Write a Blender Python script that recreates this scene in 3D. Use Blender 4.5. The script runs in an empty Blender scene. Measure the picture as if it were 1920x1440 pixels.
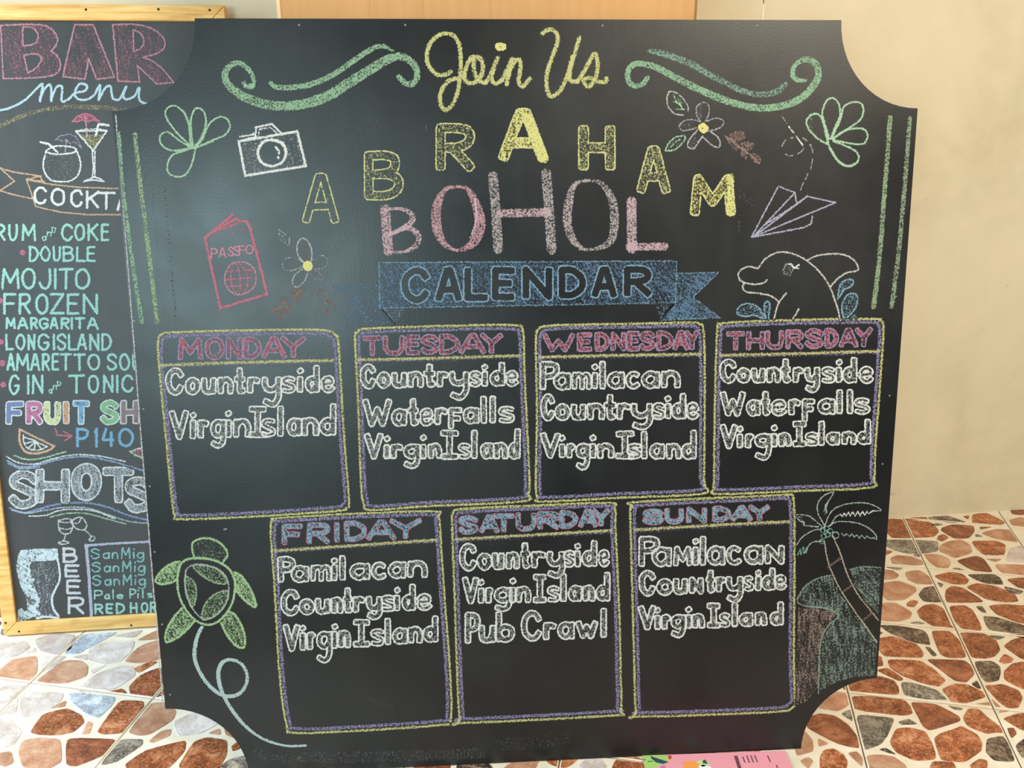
import bpy, math, random
import numpy as np
from math import radians, cos, sin, tan, atan2, pi
from mathutils import Matrix, Vector

C = bpy.context.scene.collection
SC = bpy.context.scene
random.seed(7)
RNG = np.random.RandomState(11)

# ------------------------------------------------------------------ camera, world, light, exposure
F, PITCH, CAMH = 1700.0, radians(19.6), 1.155
cd = bpy.data.cameras.new('camera'); cam = bpy.data.objects.new('camera', cd); C.objects.link(cam)
cam.location = (0, 0, CAMH); cam.rotation_euler = (pi / 2 - PITCH, 0, 0)
cd.sensor_width = 36.0; cd.lens = F / 1920 * 36.0; cd.clip_start = 0.02
SC.camera = cam
SC.view_settings.view_transform = 'Standard'
SC.view_settings.look = 'None'
SC.view_settings.gamma = 1.0
SC.view_settings.use_curve_mapping = False
SC.view_settings.exposure = 0.0
W = bpy.data.worlds.new('world'); SC.world = W; W.use_nodes = True
W.node_tree.nodes['Background'].inputs[0].default_value = (0.88, 0.93, 1.0, 1)
W.node_tree.nodes['Background'].inputs[1].default_value = 0.21


def area(name, loc, target, sx, sy, power, col):
    l = bpy.data.lights.new(name, 'AREA'); l.shape = 'RECTANGLE'; l.size = sx; l.size_y = sy
    l.energy = power; l.color = col
    o = bpy.data.objects.new(name, l); C.objects.link(o); o.location = loc
    o.rotation_euler = (Vector(target) - Vector(loc)).to_track_quat('-Z', 'Y').to_euler()
    return o


# daylight through the open side of the room on the left, a doorway behind the viewer's left, a warm ceiling lamp
area('daylight_side_opening', (-2.5, 1.0, 1.25), (0.0, 1.5, 0.1), 1.3, 1.6, 106, (0.64, 0.84, 1.0))
area('daylight_doorway', (-1.18, -3.0, 1.24), (-0.4, 1.4, 0.7), 1.1, 0.8, 84, (0.64, 0.92, 0.97))
area('ceiling_lamp', (1.5, -0.3, 2.6), (1.0, 2.0, 0.8), 1.1, 1.1, 88, (1.0, 0.87, 0.68))

# ------------------------------------------------------------------ helpers
def lin(r, g, b):
    def f(c):
        c /= 255.0
        return c / 12.92 if c <= 0.04045 else ((c + 0.055) / 1.055) ** 2.4
    return (f(r), f(g), f(b))


def mesh(name, verts, faces, m=None, parent=None, smooth=False):
    me = bpy.data.meshes.new(name); me.from_pydata([tuple(v) for v in verts], [], faces); me.update()
    if m: me.materials.append(m)
    if smooth:
        for p in me.polygons: p.use_smooth = True
    o = bpy.data.objects.new(name, me); C.objects.link(o)
    if parent: o.parent = parent
    return o


def tag(o, label=None, cat=None, group=None, kind=None):
    if label: o['label'] = label
    if cat: o['category'] = cat
    if group: o['group'] = group
    if kind: o['kind'] = kind
    return o


def empty(name, mat):
    o = bpy.data.objects.new(name, None); C.objects.link(o); o.matrix_world = mat; o.empty_display_size = .05
    return o


def boxdata(x0, x1, y0, y1, z0, z1):
    v = [(x, y, z) for x in (x0, x1) for y in (y0, y1) for z in (z0, z1)]
    f = [(0, 1, 3, 2), (4, 6, 7, 5), (0, 4, 5, 1), (2, 3, 7, 6), (0, 2, 6, 4), (1, 5, 7, 3)]
    return v, f


def bev(o, w, seg=2):
    b = o.modifiers.new('bevel', 'BEVEL'); b.width = w; b.segments = seg; b.limit_method = 'ANGLE'
    return o


def prism(name, poly, a, b, m, parent, axis='z', rim=0):
    """extrude a 2-D polygon; axis z: (x,y)->(x,y,z); axis y: (x,z) -> (x,y,z). a = near/top face, b = back"""
    n = len(poly)
    if axis == 'z':
        V = [(x, y, b) for x, y in poly] + [(x, y, a) for x, y in poly]
        fs = [tuple(range(n, 2 * n)), tuple(range(n - 1, -1, -1))]
        sd = [(i, (i + 1) % n, n + (i + 1) % n, n + i) for i in range(n)]
    else:
        V = [(x, b, y) for x, y in poly] + [(x, a, y) for x, y in poly]
        fs = [tuple(range(n, 2 * n)), tuple(range(n - 1, -1, -1))]
        sd = [(i, (i + 1) % n, n + (i + 1) % n, n + i) for i in range(n)]
    return mesh(name, V, fs + sd, m, parent)


def ray(x, y):
    a = (x - 960) / F; b = (720 - y) / F
    return np.array([a, cos(PITCH) + b * sin(PITCH), -sin(PITCH) + b * cos(PITCH)])


CAMP = np.array([0, 0, CAMH])


def floorpt(x, y, z=0.0):
    r = ray(x, y); return CAMP + r * ((CAMH - z) / -r[2])


# ------------------------------------------------------------------ materials
class NT:
    def __init__(s, name):
        s.m = bpy.data.materials.new(name); s.m.use_nodes = True
        s.t = s.m.node_tree; s.b = s.t.nodes['Principled BSDF']; s.out = s.t.nodes['Material Output']
    def n(s, kind, **kw):
        x = s.t.nodes.new(kind)
        for k, v in kw.items():
            if isinstance(k, str) and k.startswith('i_'):
                x.inputs[k[2:].replace('_', ' ')].default_value = v
            else: setattr(x, k, v)
        return x
    def l(s, a, b): s.t.links.new(a, b)
    def coord(s, scale=(1, 1, 1), rot=(0, 0, 0), kind='Object'):
        tc = s.n('ShaderNodeTexCoord'); mp = s.n('ShaderNodeMapping')
        mp.inputs['Scale'].default_value = scale; mp.inputs['Rotation'].default_value = rot
        s.l(tc.outputs[kind], mp.inputs[0]); return mp.outputs[0]
    def noise(s, vec, scale, detail=3, rough=.55, dist=0):
        x = s.n('ShaderNodeTexNoise'); x.inputs['Scale'].default_value = scale
        x.inputs['Detail'].default_value = detail; x.inputs['Roughness'].default_value = rough
        x.inputs['Distortion'].default_value = dist
        s.l(vec, x.inputs['Vector']); return x.outputs['Fac']
    def ramp(s, fac, stops):
        r = s.n('ShaderNodeValToRGB'); e = r.color_ramp.elements
        while len(e) > 1: e.remove(e[-1])
        e[0].position = stops[0][0]; e[0].color = (*stops[0][1], 1)
        for p, c in stops[1:]:
            k = e.new(p); k.color = (*c, 1)
        s.l(fac, r.inputs[0]); return r.outputs[0]
    def mr(s, fac, a, b, c=0., d=1.):
        r = s.n('ShaderNodeMapRange'); r.inputs[1].default_value = a; r.inputs[2].default_value = b
        r.inputs[3].default_value = c; r.inputs[4].default_value = d
        s.l(fac, r.inputs[0]); return r.outputs[0]
    def math(s, op, a, b=None):
        x = s.n('ShaderNodeMath'); x.operation = op
        for i, q in enumerate((a, b)):
            if q is None: continue
            if isinstance(q, (int, float)): x.inputs[i].default_value = q
            else: s.l(q, x.inputs[i])
        return x.outputs[0]
    def mix(s, fac, a, b, mode='MIX'):
        x = s.n('ShaderNodeMix', data_type='RGBA', blend_type=mode)
        for i, q in ((0, fac), (6, a), (7, b)):
            if isinstance(q, (int, float)): x.inputs[i].default_value = q
            elif isinstance(q, tuple): x.inputs[i].default_value = (*q, 1)
            else: s.l(q, x.inputs[i])
        return x.outputs[2]
    def bump(s, h, strength=.3, dist=.002):
        b = s.n('ShaderNodeBump'); b.inputs['Strength'].default_value = strength; b.inputs['Distance'].default_value = dist
        s.l(h, b.inputs['Height']); s.l(b.outputs[0], s.b.inputs['Normal'])
    def set(s, **kw):
        for k, v in kw.items():
            k = k.replace('_', ' ')
            if isinstance(v, (int, float)): s.b.inputs[k].default_value = v
            elif isinstance(v, tuple): s.b.inputs[k].default_value = (*v, 1)
            else: s.l(v, s.b.inputs[k])
        return s.m


def mat_chalkboard(name, base, dust, rough, spec):
    t = NT(name); v = t.coord()
    n1 = t.noise(v, 3.2, 4, .6, .4); n2 = t.noise(t.coord((1, 1, .12)), 38, 3, .6); n3 = t.noise(v, 300, 2)
    f = t.math('MULTIPLY', t.mr(n1, .35, .75), t.mr(n2, .3, .75, .45, 1.0))
    col = t.mix(f, base, dust)
    t.bump(t.math('ADD', n3, t.math('MULTIPLY', n2, 1.2)), .12, .0006)
    return t.set(Base_Color=col, Roughness=t.mr(n1, .3, .7, rough - .05, rough + .08), Specular_IOR_Level=spec)


def mat_chalk():
    t = NT('chalk'); at = t.n('ShaderNodeAttribute', attribute_name='chalk')
    v = t.coord()
    n1 = t.noise(v, 330, 2.5, .6); n2 = t.noise(v, 760, 1.5, .5)
    n = t.mr(t.math('ADD', t.math('MULTIPLY', n1, .72), t.math('MULTIPLY', n2, .28)), .31, .69)
    d = t.math('SUBTRACT', at.outputs['Alpha'], n)
    a = t.mr(d, -.16, .24)
    tr = t.n('ShaderNodeBsdfTransparent'); mx = t.n('ShaderNodeMixShader')
    t.set(Base_Color=at.outputs['Color'], Roughness=.95, Specular_IOR_Level=.05)
    t.l(a, mx.inputs[0]); t.l(tr.outputs[0], mx.inputs[1]); t.l(t.b.outputs[0], mx.inputs[2]); t.l(mx.outputs[0], t.out.inputs[0])
    return t.m


def mat_plaster():
    t = NT('beige_plaster'); v = t.coord()
    a = t.noise(v, 1.7, 5, .65, .3); b = t.noise(v, 14, 4, .6); c = t.noise(v, 160, 2)
    col = t.ramp(a, [(.3, lin(196, 182, 150)), (.5, lin(212, 199, 168)), (.7, lin(222, 207, 178))])
    col = t.mix(t.mr(b, .45, .75, 0, .28), col, lin(226, 200, 172))
    col = t.mix(t.mr(t.noise(t.coord((1, 1, .3)), 5.5, 3), .6, .8, 0, .35), col, lin(176, 166, 132))
    col = t.mix(t.mr(t.noise(v, 32, 2), .74, .80, 0, .35), col, lin(138, 122, 96))
    t.bump(t.math('ADD', b, t.math('MULTIPLY', c, .25)), .22, .004)
    return t.set(Base_Color=col, Roughness=.85, Specular_IOR_Level=.2)


def mat_cream_tile():
    t = NT('cream_ceramic'); v = t.coord()
    col = t.mix(t.mr(t.noise(v, 28, 4), .35, .7), lin(226, 212, 186), lin(240, 231, 212))
    t.bump(t.noise(v, 120, 2), .1, .001)
    return t.set(Base_Color=col, Roughness=.34, Specular_IOR_Level=.45)


def mat_stone(name, c1, c2, c3, fine=230, k=.5):
    t = NT(name); oi = t.n('ShaderNodeObjectInfo'); tc = t.n('ShaderNodeTexCoord')
    ad = t.n('ShaderNodeVectorMath', operation='ADD'); cb = t.n('ShaderNodeCombineXYZ')
    t.l(t.math('MULTIPLY', oi.outputs['Random'], 9.0), cb.inputs[0]); t.l(tc.outputs['Object'], ad.inputs[0]); t.l(cb.outputs[0], ad.inputs[1])
    v = ad.outputs[0]
    n1 = t.noise(v, 26, 4, .65, .6); n2 = t.noise(v, fine, 3, .7, .8); n3 = t.noise(v, 60, 4, .7, 1.5)
    col = t.ramp(n1, [(.34, c1), (.52, c2), (.68, c3)])
    col = t.mix(t.mr(n2, .5, .6, 0, k), col, c3)
    col = t.mix(t.mr(n3, .52, .62, 0, k), col, c1)
    hs = t.n('ShaderNodeHueSaturation'); t.l(col, hs.inputs['Color'])
    t.l(t.mr(oi.outputs['Random'], 0, 1, .84, 1.14), hs.inputs['Value'])
    t.bump(n3, .2, .001)
    return t.set(Base_Color=hs.outputs[0], Roughness=.36, Specular_IOR_Level=.4)


def mat_pine():
    t = NT('varnished_pine'); v = t.coord((1, 1, 1))
    g = t.noise(t.coord((3, 40, 40)), 2.2, 4, .6, .8); g2 = t.noise(v, 22, 3)
    col = t.ramp(g, [(.3, lin(204, 146, 70)), (.5, lin(228, 178, 102)), (.7, lin(240, 200, 128))])
    col = t.mix(t.mr(g2, .58, .75, 0, .4), col, lin(180, 116, 56))
    t.bump(g, .1, .001)
    return t.set(Base_Color=col, Roughness=.45)


def mat_card():
    t = NT('brown_cardboard'); v = t.coord((1, 1, .05))
    c = t.noise(v, 60, 2); d = t.noise(t.coord(), 6, 3)
    col = t.mix(t.mr(c, .35, .65, 0, .5), lin(200, 150, 98), lin(208, 162, 112))
    col = t.mix(t.mr(d, .4, .7, 0, .3), col, lin(188, 140, 92))
    t.bump(c, .1, .001)
    return t.set(Base_Color=col, Roughness=.8, Specular_IOR_Level=.15)


def plain(name, c, rough=.6, metal=0., nz=.12, sc=60):
    t = NT(name); v = t.coord()
    dk = tuple(x * (1 - nz) for x in c)
    return t.set(Base_Color=t.mix(t.noise(v, sc, 2), dk, c), Roughness=rough, Metallic=metal)


M_BOARD = mat_chalkboard('black_chalkboard_paint', (.0060, .0060, .0062), (.018, .0185, .018), .34, .5)
M_MENU = mat_chalkboard('grey_chalkboard_paint', (.036, .036, .035), (.070, .070, .067), .42, .45)
M_CHALK = mat_chalk()
M_WALL = mat_plaster()
M_CREAM = mat_cream_tile()
M_PINE = mat_pine()
M_CARD = mat_card()
M_GROUT = plain('dark_joint', lin(128, 112, 84), .9)
M_NAIL = plain('nail_steel', lin(60, 50, 42), .5, .5)
M_SCREW = plain('painted_screw', lin(120, 122, 122), .5, .2)
M_PLY = plain('plywood_edge', lin(66, 52, 42), .8)
M_PLYL = plain('worn_board_edge', lin(150, 146, 140), .8)
M_CARDL = plain('pale_card_edge', lin(236, 204, 150), .8)
M_CARDD = plain('dark_card_edge', lin(150, 110, 66), .85)
M_TAPE = plain('packing_tape', lin(190, 140, 84), .3)

# ------------------------------------------------------------------ setting: floor of printed stone tiles, wall
TH = radians(10.3); TD = np.array([cos(TH), -sin(TH)]); DD = np.array([sin(TH), cos(TH)]); TS = .2637; DS = .2577; T0 = .3815; D0 = 1.5515


def to_t(p): return float(p[0] * TD[0] + p[1] * TD[1]), float(p[0] * DD[0] + p[1] * DD[1])
def from_t(t, d): return (TD[0] * t + DD[0] * d, TD[1] * t + DD[1] * d)


WALL_A = radians(7.8); WP = np.array([1.0082, 2.1693]); WU = np.array([cos(WALL_A), sin(WALL_A)]); WN = np.array([-WU[1], WU[0]])
def wall_xy(s, back=0.): return WP + WU * s + WN * back


w0, w1 = wall_xy(-3.2), wall_xy(1.6); w2, w3 = wall_xy(1.6, .12), wall_xy(-3.2, .12)
V = [(p[0], p[1], z) for z in (-.02, 2.9) for p in (w0, w1, w2, w3)]
# densely cut front so the plaster is slightly uneven
nx, nz_ = 96, 60
vv = []; ff = []
for j in range(nz_ + 1):
    for i in range(nx + 1):
        s = -3.2 + 4.8 * i / nx; z = -.02 + 2.92 * j / nz_
        u = .0016 * sin(3.1 * s + 1.7 * z) + .0012 * sin(7.3 * s - 5.1 * z) + .0006 * sin(19 * s + 23 * z)
        p = wall_xy(s, .002 - abs(u) if j else 0); vv.append((p[0], p[1], z))
for j in range(nz_):
    for i in range(nx):
        a = j * (nx + 1) + i; ff.append((a, a + 1, a + nx + 2, a + nx + 1))
nb = len(vv); vv += V
ff += [(nb + 1, nb + 2, nb + 6, nb + 5), (nb + 2, nb + 3, nb + 7, nb + 6), (nb + 3, nb + 0, nb + 4, nb + 7), (nb + 4, nb + 5, nb + 6, nb + 7)]
wall = tag(mesh('wall_back', vv, ff, M_WALL, smooth=True), kind='structure')


def on_wall(x, y, off=-.0015):
    """point where the line of sight through a photo pixel meets the wall plane"""
    r = ray(x, y); n = np.array([WN[0], WN[1], 0]); q = np.array([WP[0], WP[1], 0]) + n * off
    return CAMP + r * (np.dot(q - CAMP, n) / np.dot(r, n))


def ribbon3(name, pts, w, m, parent):
    vs = []; fs = []
    P3 = [np.array(on_wall(x, y)) for x, y in pts]
    for i, p in enumerate(P3):
        d = P3[min(i + 1, len(P3) - 1)] - P3[max(i - 1, 0)]; d /= np.linalg.norm(d)
        nn = np.cross(d, np.array([WN[0], WN[1], 0])); ww = w[i] if isinstance(w, list) else w
        vs += [p + nn * ww, p - nn * ww]
    bk = np.array([WN[0], WN[1], 0]) * .004
    n = len(vs); vs += [q + bk for q in vs]
    for i in range(len(P3) - 1):
        fs += [(2 * i, 2 * i + 1, 2 * i + 3, 2 * i + 2), (2 * i, 2 * i + 2, n + 2 * i + 2, n + 2 * i), (2 * i + 1, n + 2 * i + 1, n + 2 * i + 3, 2 * i + 3)]
    return mesh(name, vs, fs, m, parent)


M_CRK = plain('pale_putty', lin(238, 228, 196), .8); M_STN = plain('ochre_stain', lin(186, 160, 112), .9)
ribbon3('plaster_crack', [(1433, 8), (1431, 16), (1430, 30), (1427, 60), (1424, 110)], [.0006, .0015, .0019, .0015, .001], M_CRK, wall)['label'] = 'pale vertical crack line in the plaster'
ribbon3('plaster_crack', [(1434, -60), (1434, -20), (1432, 6)], .0007, plain('dark_crack', lin(120, 104, 80), .9), wall)['label'] = 'thin dark crack above the pale one'

floor = tag(mesh('floor', *boxdata(-2.2, 2.6, .2, 2.75, -.06, -.0035), M_GROUT), kind='structure')

GAP = .0013
tiles = {}
for i in range(-9, 7):
    for j in range(-5, 4):
        t0 = T0 + i * TS + GAP; t1 = T0 + (i + 1) * TS - GAP; d0 = D0 + j * DS + GAP; d1 = D0 + (j + 1) * DS - GAP
        poly = [(t0, d0), (t1, d0), (t1, d1), (t0, d1)]
        # cut at the wall face
        def keep(q):
            x, y = from_t(*q); return -(np.dot(np.array([x, y]) - WP, WN))
        out = []
        for a in range(4):
            p, q = poly[a], poly[(a + 1) % 4]; kp, kq = keep(p), keep(q)
            if kp >= 0: out.append(p)
            if kp * kq < 0:
                f_ = kp / (kp - kq); out.append((p[0] + (q[0] - p[0]) * f_, p[1] + (q[1] - p[1]) * f_))
        if len(out) < 3: continue
        c = from_t((t0 + t1) / 2, (d0 + d1) / 2)
        if c[0] < -1.95 or c[0] > 2.1 or c[1] < .55: continue
        xy = [from_t(*q) for q in out]
        n = len(xy); cx = sum(p[0] for p in xy) / n; cy = sum(p[1] for p in xy) / n
        e = .0016
        inn = [(x + (cx - x) * e / .13, y + (cy - y) * e / .13) for x, y in xy]
        vs = [(x, y, -.0045) for x, y in xy] + [(x, y, -.0009) for x, y in xy] + [(x, y, 0) for x, y in inn]
        fs = [tuple(range(2 * n, 3 * n))] + [(a, (a + 1) % n, n + (a + 1) % n, n + a) for a in range(n)] + [(n + a, n + (a + 1) % n, 2 * n + (a + 1) % n, 2 * n + a) for a in range(n)]
        tiles[(i, j)] = mesh('floor_tile', vs, fs, M_CREAM, floor)

ST = {
 'o': mat_stone('orange_stone', lin(112, 56, 30), lin(160, 86, 48), lin(206, 148, 108), k=.7),
 'r': mat_stone('red_brown_stone', lin(92, 52, 36), lin(140, 78, 52), lin(184, 120, 84)),
 'p': mat_stone('pink_stone', lin(168, 112, 84), lin(190, 142, 112), lin(208, 170, 142), k=.4),
 'g': mat_stone('grey_stone', lin(66, 58, 50), lin(122, 112, 100), lin(182, 170, 152), 220, .8),
 'd': mat_stone('dark_stone', lin(46, 34, 28), lin(88, 68, 54), lin(172, 150, 126), 240, .8),
 'l': mat_stone('pale_grey_stone', lin(182, 160, 150), lin(204, 190, 182), lin(224, 214, 208), k=.4),  # on the left floor this paleness is daylight bleaching put into the colour
 'b': mat_stone('blue_grey_stone', lin(120, 124, 134), lin(160, 168, 178), lin(206, 212, 216), 220, .5),
}
T1 = (1600, 940, 6); T2 = (1600, 1160, 6); T3 = (1440, 1240, 8); TL = (0, 1160, 4)
STONES = [
 (T1, 'o', "380,200 600,215 850,240 940,330 880,395 640,405 450,405 380,320"), (T1, 'g', "340,440 700,440 930,455 925,560 780,580 620,585 480,550 340,480"),
 (T1, 'd', "850,180 1060,165 1260,235 1100,240 870,205"), (T1, 'o', "600,190 800,180 805,205 620,205"),
 (T1, 'r', "1010,300 1120,265 1340,280 1350,340 1290,410 1140,415 1000,330"), (T1, 'o', "1350,150 1500,135 1700,235 1640,265 1350,250"),
 (T1, 'p', "1760,210 1900,180 1990,250 1900,290 1790,270"), (T1, 'o', "960,390 1020,370 1070,410 1000,450 940,430"),
 (T1, 'p', "1060,460 1200,435 1300,490 1330,570 1150,635 980,560 985,500"), (T1, 'o', "1340,450 1600,450 1700,490 1690,600 1480,600 1400,540"),
 (T1, 'p', "1450,360 1600,320 1750,320 1820,400 1840,460 1600,420"), (T1, 'l', "1770,530 1920,500 2040,560 2020,690 1740,680 1740,620"),
 (T1, 'p', "430,640 500,610 660,630 790,680 760,715 520,725 450,700"), (T1, 'p', "800,600 940,600 1060,640 1090,700 1050,755 960,750 870,690"),
 (T1, 'r', "1170,670 1380,620 1460,650 1560,790 1400,795 1280,740"), (T1, 'p', "1600,710 1920,720 2040,740 2040,830 1700,820"),
 (T1, 'd', "1290,825 1580,825 1640,860 1680,935 1500,925 1380,880"), (T1, 'p', "340,770 440,780 510,830 470,870 330,880 300,820"),
 (T1, 'p', "590,800 740,780 850,850 890,930 730,930 620,880"), (T1, 'o', "920,840 1090,800 1220,820 1290,880 1260,930 1130,930 1000,890"),
 (T1, 'p', "330,930 500,900 690,970 690,1020 570,1105 400,1110 330,1050"), (T1, 'd', "740,1050 800,975 900,960 940,1000 1000,1130 800,1125"),
 (T1, 'r', "1050,1000 1110,960 1220,975 1470,1130 1060,1135 1040,1060"), (T1, 'o', "1290,970 1400,930 1600,960 1800,1040 1840,1120 1700,1130 1500,1100"),
 (T1, 'o', "1730,880 1920,860 2040,900 2040,1000 1860,970"), (T1, 'o', "600,1150 660,1110 730,1130 680,1190 610,1180"),
 (T1, 'p', "320,1150 480,1150 650,1250 630,1310 500,1350 310,1340"), (T1, 'o', "730,1240 800,1180 900,1165 1010,1210 1080,1380 1120,1420 900,1400 760,1310"),
 (T1, 'o', "1090,1190 1250,1180 1340,1230 1420,1380 1430,1445 1230,1430 1150,1350"), (T1, 'd', "1390,1190 1450,1190 1490,1250 1440,1240"),
 (T1, 'o', "1540,1180 1700,1165 2040,1190 2040,1390 1850,1360 1620,1270"), (T1, 'd', "1480,1300 1620,1310 1920,1400 2040,1440 2040,1500 1540,1450"),
 (T1, 'g', "650,1370 720,1355 800,1375 740,1385"), (T1, 'g', "1120,760 1160,750 1240,775 1160,775"), (T1, 'g', "950,915 1010,935 980,965"),
 (T1, 'g', "690,590 740,600 740,625 685,612"), (T1, 'o', "1240,170 1300,165 1290,200"), (T1, 'o', "1430,290 1550,290 1440,315"), (T1, 'g', "1380,370 1450,395 1380,400"),
 (T1, 'o', "330,550 440,565 360,605"), (T1, 'g', "370,740 550,750 500,775"), (T1, 'g', "880,265 930,250 1000,262 940,275"), (T1, 'p', "1500,650 1660,650 1600,680"),
 (T1, 'g', "1710,965 1900,1010 1850,1040 1760,1020"),(T1, 'r', "1780,100 1920,100 1900,150 1800,140"),(T1, 'o', "1760,1490 1900,1510 2040,1500 2040,1560 1900,1540"),
 (T2, 'd', "310,80 500,85 770,130 820,180 850,290 700,270 450,180"), (T2, 'o', "300,230 440,205 700,290 770,380 750,435 360,420 290,330"),
 (T2, 'd', "820,330 860,330 930,405 890,415"), (T2, 'o', "890,150 1080,150 1190,250 1260,430 1060,430 980,390 930,270"),
 (T2, 'o', "1200,165 1480,180 1600,250 1640,350 1580,420 1480,440 1330,430"), (T2, 'o', "1700,310 1800,240 1920,215 2050,250 2040,450 1900,450"),
 (T2, 'o', "1640,480 1700,400 1800,450 1780,490 1700,510"), (T2, 'o', "410,470 740,480 880,560 1020,690 940,755 780,720 560,640 440,560"),
 (T2, 'r', "840,465 1240,475 1310,530 1350,620 1260,710 1140,690 960,550"), (T2, 'd', "1370,490 1560,485 1640,540 1650,600 1630,690 1500,710 1440,650"),
 (T2, 'o', "1710,590 1800,510 1920,495 2050,520 2050,790 1900,780 1710,680"), (T2, 'o', "290,590 400,570 540,670 500,690"),
 (T2, 'o', "-90,690 280,650 440,700 490,780 490,850 200,830 -80,800"), (T2, 'g', "555,725 650,725 920,800 1040,910 800,900 590,860 560,780"),
 (T2, 'o', "1010,800 1140,740 1280,750 1430,820 1470,880 1260,945 1110,930 1070,870"), (T2, 'd', "1340,740 1390,705 1430,780 1400,780"),
 (T2, 'o', "1490,760 1600,755 1680,745 1850,810 1890,880 1850,990 1740,1000 1640,930"), (T2, 'o', "10,880 300,880 560,920 620,990 640,1060 560,1085 150,1040 0,1000"),
 (T2, 'r', "660,950 930,970 1170,1100 1180,1150 860,1250 790,1200 730,1080"), (T2, 'd', "1080,985 1220,1010 1200,1030 1140,1020"),
 (T2, 'o', "1250,1120 1310,1020 1420,1030 1500,1110 1650,1220 1690,1275 1560,1275 1500,1290 1300,1210"), (T2, 'o', "1690,1130 1830,1080 2050,1050 2050,1300 1900,1250"),
 (T2, 'g', "50,1090 430,1130 440,1160 370,1320 310,1400 130,1470 80,1300"), (T2, 'g', "520,1165 620,1135 700,1185 560,1190"),
 (T2, 'o', "430,1390 500,1250 640,1240 800,1280 870,1400 910,1520 900,1570 700,1590 500,1500"), (T2, 'o', "930,1350 990,1300 1150,1250 1210,1220 1380,1310 1430,1400 1420,1480 1250,1600 1000,1580"),
 (T2, 'd', "1510,1360 1680,1330 1740,1420 1810,1600 1590,1590 1500,1500"), (T2, 'r', "1740,1240 1800,1240 1830,1290 1780,1335"),
 (T2, 'd', "1830,1430 1960,1330 2100,1350 2080,1600 1900,1560"), (T2, 'p', "1390,960 1520,945 1540,975"), (T2, 'p', "1560,910 1650,990 1600,985"),
 (T2, 'p', "1650,1040 1760,1040 1650,1060"), (T2, 'p', "1480,1035 1590,1110 1520,1060"), (T2, 'o', "1315,1650 1420,1580 1500,1600 1500,1700 1350,1700"),
 (T2, 'o', "870,1680 900,1610 1120,1620 1150,1700 1100,1760 900,1760"), (T3, 'p', "1500,1420 1700,1410 1880,1440 2050,1560 2050,1680 1500,1680"), (T2, 'g', "1540,190 1700,205 1620,235"),
 (T2, 'r', "260,430 310,440 330,520 250,530"), (T2, 'r', "270,140 330,160 280,190"),
 (T3, 'p', "700,520 870,430 1140,470 1200,650 1040,740 840,710 640,640"), (T3, 'g', "900,380 1100,300 1130,390 1000,385"), (T3, 'g', "1110,790 1230,740 1260,890"),
 (T3, 'r', "590,870 780,800 1000,830 1180,950 1300,1100 1340,1290 1060,1230 800,1100 620,1000"), (T3, 'p', "430,1050 550,1060 660,1180 670,1340 430,1410 400,1200"),
 (T3, 'p', "760,1170 900,1240 770,1270"), (T3, 'o', "790,1440 850,1340 980,1320 1120,1400 1180,1500 1150,1650 800,1650"), (T3, 'p', "1220,1390 1330,1370 1400,1450 1400,1560"),
 (T3, 'd', "1690,1330 1770,1310 1900,1390 1800,1370"), (T3, 'p', "560,710 660,750 540,790"),
 (T3, 'p', "500,1500 600,1450 660,1500 600,1600"),
 (TL, 'l', "0,180 180,170 220,220 120,280 0,300 -60,240"), (TL, 'l', "265,160 420,110 560,130 520,230 420,270 310,240"), (TL, 'b', "575,130 880,105 730,185 650,225 600,258 490,270"),  # left stones take paler types, overexposure painted into their colour
 (TL, 'p', "0,390 100,310 270,285 270,400 210,465 20,450"), (TL, 'l', "330,300 480,290 350,400 320,380"), (TL, 'p', "290,460 480,320 600,320 650,360 640,430 500,480 330,480"),
 (TL, 'l', "680,220 800,180 1000,170 980,240 900,320 780,340 670,310"), (TL, 'p', "940,320 1050,210 1170,170 1300,180 1300,270 1080,330"),
 (TL, 'l', "600,520 720,420 900,360 990,370 1000,430 850,530 640,560"), (TL, 'o', "1020,370 1120,330 1170,330 1050,400"),
 (TL, 'o', "980,510 1060,430 1180,380 1400,380 1300,540 1140,590 1000,580"), (TL, 'o', "810,555 910,530 940,560 870,570"),
 (TL, 'b', "530,560 860,590 830,650 730,745 640,700 540,620"), (TL, 'o', "740,840 900,620 1070,630 1060,700 930,850 780,860"),
 (TL, 'l', "170,560 470,560 450,620 370,680 180,740 160,660"), (TL, 'o', "240,850 330,720 500,680 600,730 620,780 540,850 430,870 300,865"),
 (TL, 'p', "620,860 660,780 690,790 670,855"), (TL, 'p', "970,850 1130,640 1250,640 1310,700 1290,760 1130,860 1050,870"),
 (TL, 'l', "1310,770 1480,700 1640,780 1500,860 1340,880"), (TL, 'p', "1120,920 1200,850 1280,830 1270,880 1150,930"), (TL, 'l', "0,750 80,770 160,850 100,940 0,970 -50,860"),
 (TL, 'p', "150,1000 180,920 300,900 440,910 450,1000 450,1070 340,1130 180,1110"), (TL, 'r', "510,900 840,910 850,930 760,1030 580,1100 510,1090"),
 (TL, 'g', "760,1095 900,910 1060,910 1060,950 880,1070"), (TL, 'o', "950,1090 1100,990 1380,920 1370,1000 1250,1130 1000,1160"),
 (TL, 'o', "1350,1100 1460,930 1550,900 1690,920 1690,1020 1620,1150 1400,1160"), (TL, 'g', "1620,1140 1720,1060 1840,1030 1900,1150 1700,1200"),
 (TL, 'p', "1570,860 1640,830 1650,870"), (TL, 'o', "1740,960 1780,930 1800,970 1750,990"), (TL, 'p', "0,1010 80,1000 100,1080 30,1110 -40,1080"),
 (TL, 'p', "390,670 490,620 480,660"), (TL, 'l', "190,260 260,220 260,250"), (TL, 'l', "550,290 650,270 645,310"), (TL, 'l', "860,130 1060,90 1000,140"), (TL, 'p', "1040,160 1180,90 1180,150"),
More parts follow.
